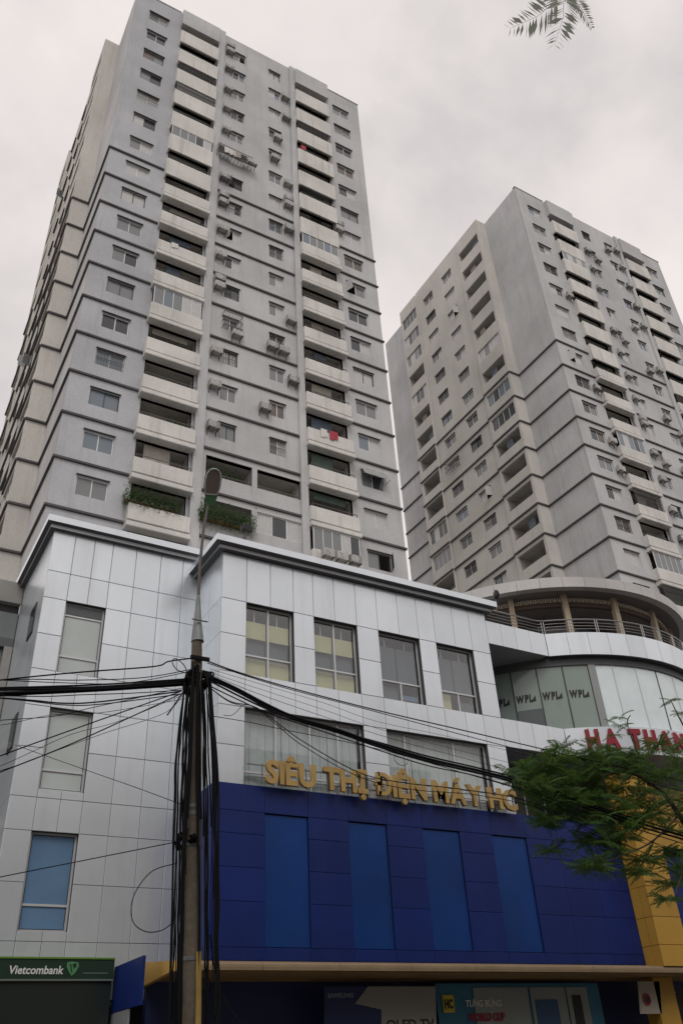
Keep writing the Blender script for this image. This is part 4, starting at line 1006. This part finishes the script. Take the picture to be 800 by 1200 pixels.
cable([(222, 790), (208, 785), (202, 776), (206, 772), (216, 780), (222, 795)], .009, 'small black cable coil at the pole top', None, Y=13.95)
right = [([(241, 774), (280, 788), (340, 806), (440, 832), (560, 860), (700, 893), (830, 922)], .013), ([(243, 777), (330, 805), (440, 834), (560, 866), (700, 902), (830, 935)], .009),
         ([(244, 792), (275, 806), (315, 827), (347, 841), (395, 855), (440, 871), (500, 889), (560, 903), (600, 913), (640, 925), (700, 948), (760, 968), (830, 988)], .030),
         ([(244, 795), (275, 809), (315, 830), (347, 844), (395, 858), (440, 874), (500, 892), (560, 906), (600, 916), (640, 929), (700, 952), (760, 972), (830, 992)], .024),
         ([(246, 798), (285, 818), (330, 838), (380, 853), (440, 869), (500, 886), (560, 900), (610, 913), (660, 930), (720, 952), (830, 985)], .018),
         ([(244, 803), (275, 818), (315, 836), (360, 851), (440, 878), (500, 897), (560, 910), (640, 934), (700, 957), (830, 998)], .012),
         ([(246, 806), (270, 822), (300, 829), (330, 851), (360, 872), (420, 905), (470, 917), (540, 925), (620, 940), (720, 985), (830, 1030)], .010),
         ([(246, 806), (270, 823), (300, 831), (325, 850), (355, 874), (420, 910), (480, 925), (560, 932), (640, 950), (720, 990), (830, 1040)], .008),
         ([(248, 839), (290, 846), (332, 855), (440, 877), (540, 905), (620, 930), (720, 975), (830, 1015)], .007),
         ([(246, 784), (300, 800), (380, 824), (440, 845), (520, 862), (620, 885), (830, 930)], .004),
         ([(246, 788), (300, 806), (380, 832), (440, 853), (540, 880), (640, 905), (830, 958)], .004),
         ([(246, 790), (300, 812), (380, 840), (460, 866), (560, 893), (660, 920), (830, 968)], .005),
         ([(640, 925), (690, 950), (740, 975), (780, 995), (830, 1018)], .008), ([(650, 928), (700, 958), (760, 985), (830, 1008)], .006)]
RK = ('thick black cable in the heavy bundle sloping past the gold letters into the tree', 'thick cables sloping into the tree')
for P, r in right: cable(P, r, *(RK if r > .015 else RLb), Y=14.0+rg.uniform(-0.12, 0.12))
cable([(262, 838), (272, 838), (281, 830), (283, 826)], .006, 'short curling cable offcut beside the pole bundle', None, Y=13.95)
cable([(466, 878), (462, 890), (470, 897), (477, 894), (477, 882)], .006, 'small cable loop hanging from the wires over the white curtained window', None, Y=13.9)
cable([(246, 1095), (254, 1150), (268, 1180), (285, 1205), (300, 1225)], .012, 'black cable drooping away from the pole foot toward the shopfront', None, Y=14.0)
# drops running down beside the shaft
DG = ('black cable hanging straight down beside the concrete pole shaft', 'cables hanging down the pole')
for i in range(40):
    s = -1 if i < 20 else 1
    base = rg.uniform(1, 17) if s < 0 else rg.uniform(1, 18)
    pts = []
    bot = 1230 if rg.random() < 0.75 else rg.uniform(980, 1160)
    y = 800 + rg.uniform(-8, 15); x0 = 231
    while y < bot:
        w = 5.5+(y-750)*0.0115
        x = x0-(y-800)*0.009 + s*(w+base*1.0*(0.62+0.45*min(1, (y-790)/120)) - (2 if y < 820 else 0)) + rg.uniform(-1.3, 1.3)
        pts.append((x, y)); y += 44
    cable(pts, rg.choice([.005, .006, .008, .010, .014, .018]), *DG, Y=13.92+rg.uniform(-0.15, 0.12))
for i in range(14):     # over the face of the shaft near the head
    sg = -1 if i % 2 else 1; e = rg.uniform(3, 8)
    pts = [(230+sg*rg.uniform(0, 5), 775+rg.uniform(0, 20)), (229+sg*e*0.6, 812), (228+sg*e*0.7, 852), (227+sg*e*0.9, 905), (226+sg*(e+2), 960), (225+sg*(e+5), 1060), (223+sg*(e+6), 1230)]
    cable(pts[:7 if i < 8 else 5], rg.choice([.014, .018, .024]), 'black cable running down over the face of the concrete pole', 'cables running down the pole face', Y=13.84-0.03*(i % 4))
# tangles around the pole head and lower knot
def knot(cx, cy, w, h, n, seed, label):
    r2 = random.Random(seed); M = MB()
    for _ in range(n):
        P = []; a = r2.uniform(0, 6.28)
        for k in range(7):
            a += r2.uniform(0.5, 1.3); p = px(cx+math.cos(a)*w*r2.uniform(0.4, 1), cy+math.sin(a)*h*r2.uniform(0.3, 1), 14.0); p.y = 14.0+math.sin(a*1.7)*0.22; P.append(p)
        M.tube(smooth_pts(P, 5), r2.choice([.008, .012, .018]), 5)
    o = M.build('cable_tangle', cable_m); tag(o, label, 'cables')
knot(230, 797, 15, 17, 60, 1, 'dense black cable tangle around the head of the concrete pole')
knot(217, 983, 10, 11, 26, 2, 'knot of black cables strapped halfway up the concrete pole')

# ------------------------------------------------------------------ trees with feathery fronds
def frond_mesh(seed, Lf=0.8, np_=15, pl=0.30, pw=0.040):
    r3 = random.Random(seed); M = MB(); droop = r3.uniform(0.6, 1.3)
    def rach(t): return Vector((Lf*t, Lf*0.06*math.sin(t*2.5), Lf*(0.20*t-0.34*droop*t*t)))
    M.tube([rach(t) for t in (0, 0.35, 0.7, 1)], 0.007, 3, 0.002, False)
    for i in range(np_):
        t = 0.14+0.86*i/(np_-1); p = rach(t); ln = Lf*pl*math.sin(math.pi*(0.16+0.76*t))**0.7
        for s in (-1, 1):
            d = Vector((0.40+0.45*t, s*1.0, -0.22-0.3*r3.random())).normalized()*ln*r3.uniform(0.8, 1.1)
            wv = Vector((Lf*pw, 0, Lf*0.02*r3.uniform(-1, 1))); sag = Vector((0, 0, -0.02*r3.random()))
            M.quad(p, p+d*0.55-wv*0.55, p+d+sag, p+d*0.45+wv*0.55)
    return M
def spray_mesh(seed, mi, n=8, Lf=0.62):
    r3 = random.Random(seed); A = MB(); a0 = r3.uniform(0, 6.28)
    for i in range(n):
        F = frond_mesh(seed*31+i, Lf*r3.uniform(0.7, 1.15), 14, 0.30, 0.055)
        an = a0+2*math.pi*i/n+r3.uniform(-0.35, 0.35)
        mt = Matrix.Rotation(an, 4, 'Z') @ Matrix.Rotation(-r3.uniform(-0.35, 0.55), 4, 'Y') @ Matrix.Rotation(r3.uniform(-0.6, 0.6), 4, 'X')
        k = len(A.v); A.v += [tuple(mt @ Vector(v)) for v in F.v]; A.f += [tuple(q+k for q in f) for f in F.f]
    me = bpy.data.meshes.new('leaf_spray'); me.from_pydata(A.v, [], A.f); me.materials.append(leaf_m[mi]); return me
SPR = [spray_mesh(60+v, v % 3) for v in range(9)]
def rosette(parent, pos, n, rng, sc=1.0, bias=None):
    o = inst('leaf_spray', SPR[rng.randrange(9)], parent, pos); o.scale = (sc,)*3
    o.rotation_euler = (rng.uniform(-0.4, 0.4), rng.uniform(-0.4, 0.4), rng.uniform(0, 6.28))
rt_ = random.Random(77)
base = Vector((19.6, 14.6, 0.13))
TR = thing('street_tree', 'leafy flame tree with feathery fronds spreading before the yellow column', 'tree', base)
MB().tube(smooth_pts([Vector((0, 0, 0)), Vector((0.1, 0, 1.5)), Vector((-0.05, -0.1, 3.2)), Vector((0.1, 0, 4.8)), Vector((0.3, 0.1, 6.5)), Vector((0.2, 0.2, 8.0))]), 0.2, 10, 0.08).build('trunk', bark, TR)
def limb(pts, r0, r1):
    MB().tube(smooth_pts([p-base for p in pts], 5), r0, 7, r1).build('limb', bark, TR)
TPX = lambda x, y, Y=14.4: px(x, y, Y)
limb([base+Vector((0.1, 0, 4.6)), TPX(815, 985), TPX(795, 955), TPX(772, 925), TPX(735, 905), TPX(690, 915), TPX(660, 935)], 0.085, 0.02)
limb([TPX(772, 925), TPX(750, 890), TPX(735, 850), TPX(738, 838)], 0.03, 0.012)
limb([TPX(735, 905), TPX(690, 893), TPX(668, 885), TPX(640, 895), TPX(625, 912)], 0.03, 0.01)
limb([TPX(795, 955), TPX(765, 985, 14.0), TPX(735, 1000, 13.8), TPX(705, 1012, 13.7)], 0.03, 0.008)
limb([TPX(815, 985), TPX(800, 1020, 13.8), TPX(790, 1050, 13.7)], 0.025, 0.008)
limb([base+Vector((0.15, 0, 5.3)), TPX(830, 900, 14.6), TPX(800, 850, 14.6), TPX(785, 820, 14.7)], 0.05, 0.012)
for (x0_, y0_, x1_, y1_) in ((690, 915, 650, 955), (735, 905, 705, 950), (772, 925, 725, 985), (735, 905, 742, 885), (690, 893, 700, 868), (660, 935, 640, 962), (765, 985, 745, 1022), (772, 925, 765, 880)):
    limb([TPX(x0_, y0_), TPX((x0_+x1_)/2+4, (y0_+y1_)/2-3), TPX(x1_, y1_)], 0.02, 0.006)
pts = [(618, 905), (640, 895), (660, 905), (632, 930), (655, 935), (680, 890), (700, 880), (672, 915), (690, 935), (720, 862), (735, 848), (715, 885), (742, 885), (765, 880), (790, 875), (700, 905), (730, 915), (755, 905),
       (780, 905), (800, 900), (650, 955), (680, 960), (705, 950), (730, 945), (755, 935), (780, 930), (800, 940), (640, 962), (700, 985), (715, 970), (722, 1000), (735, 975), (700, 1012), (755, 1008), (775, 1000), (798, 1000), (690, 1018), (745, 1022), (785, 1035),
       (783, 1052), (795, 1020), (645, 998), (760, 960), (790, 965), (785, 820), (800, 835), (660, 880), (728, 838), (745, 855), (625, 920), (605, 910), (675, 945), (665, 925), (705, 930), (685, 985), (715, 985), (728, 960), (745, 950), (710, 865), (725, 852), (770, 950), (735, 890), (690, 865)]
for (x, y) in pts:
    if y < 872 and not (715 < x < 735 or x > 780): continue
    n = 1 if y < 872 else 3 if (y > 975 or x > 735) else 4
    for _ in range(n):
        Yd = 14.4+rt_.uniform(-0.8, 0.8); j = 3 if (y > 975 or y < 872) else 9
        rosette(TR, px(x+rt_.uniform(-j, j), y+rt_.uniform(-j, j), Yd)-base, 0, rt_, rt_.uniform(0.45, 0.6) if y < 872 else rt_.uniform(0.55, 0.85))
# overhanging tree nearer the road, only its drooping tip in view
tip = px(657, -6, 4.2)
b2_ = Vector((tip.x+3.4, tip.y-1.2, 0.13))
T2 = thing('overhanging_tree', 'tree whose drooping feathery fronds hang against the open sky', 'tree', b2_)
hp = tip.z+1.0
MB().tube(smooth_pts([Vector((0, 0, 0)), Vector((0.1, 0, 2)), Vector((-0.1, 0.1, 4.5)), Vector((-0.3, 0.1, hp-1))]), 0.2, 10, 0.1).build('trunk', bark, T2)
MB().tube(smooth_pts([Vector((-0.25, 0.1, hp-1.6)), Vector((-1.2, 0.0, hp+0.9)), Vector((-2.6, 0.5, hp+0.8)), tip-b2_+Vector((0.12, -0.1, 0.5)), tip-b2_]), 0.07, 8, 0.01).build('limb', bark, T2)
leaf_t2 = mat('leaf_flare_grey', (0.20, 0.215, 0.185), 0.6, 0, 0.3, objvar=0.2)  # leaf colour greyed to paint in the sky's flare over the fronds
_n = leaf_t2.node_tree; _tr = _n.nodes.new('ShaderNodeBsdfTranslucent'); _tr.inputs[0].default_value = (0.36, 0.38, 0.31, 1); _mx = _n.nodes.new('ShaderNodeMixShader'); _mx.inputs[0].default_value = 0.55
_n.links.new(_n.nodes['Principled BSDF'].outputs[0], _mx.inputs[1]); _n.links.new(_tr.outputs[0], _mx.inputs[2]); _n.links.new(_mx.outputs[0], _n.nodes['Material Output'].inputs[0])
def near_frond(p0, p1, sd_, Lsc):
    d = p1-p0; M = frond_mesh(sd_, d.length, 22, 0.135, 0.036)
    o = inst('frond', M.mesh('frond', leaf_t2), T2)
    dn = d.normalized(); view = (p0-Vector((0, 0, EYE))).normalized(); sidev = dn.cross(view).normalized(); upv = sidev.cross(dn)
    upv = dn.cross(sidev).normalized(); mtx = Matrix((dn, upv.cross(dn).normalized(), upv)).transposed().to_4x4()
    o.matrix_local = Matrix.Translation(p0-b2_) @ mtx
near_frond(px(652, -10, 4.2), px(610, 16, 4.1), 71, 1); near_frond(px(652, -12, 4.2), px(642, 46, 4.1), 72, 1); near_frond(px(660, -12, 4.2), px(687, 30, 4.15), 73, 1)
for k in range(10):
    p = tip-b2_+Vector((rt_.uniform(3.2, 4.6), rt_.uniform(-2.2, -1.2), rt_.uniform(0.8, 1.8))); rosette(T2, p, 5, rt_, 0.9)
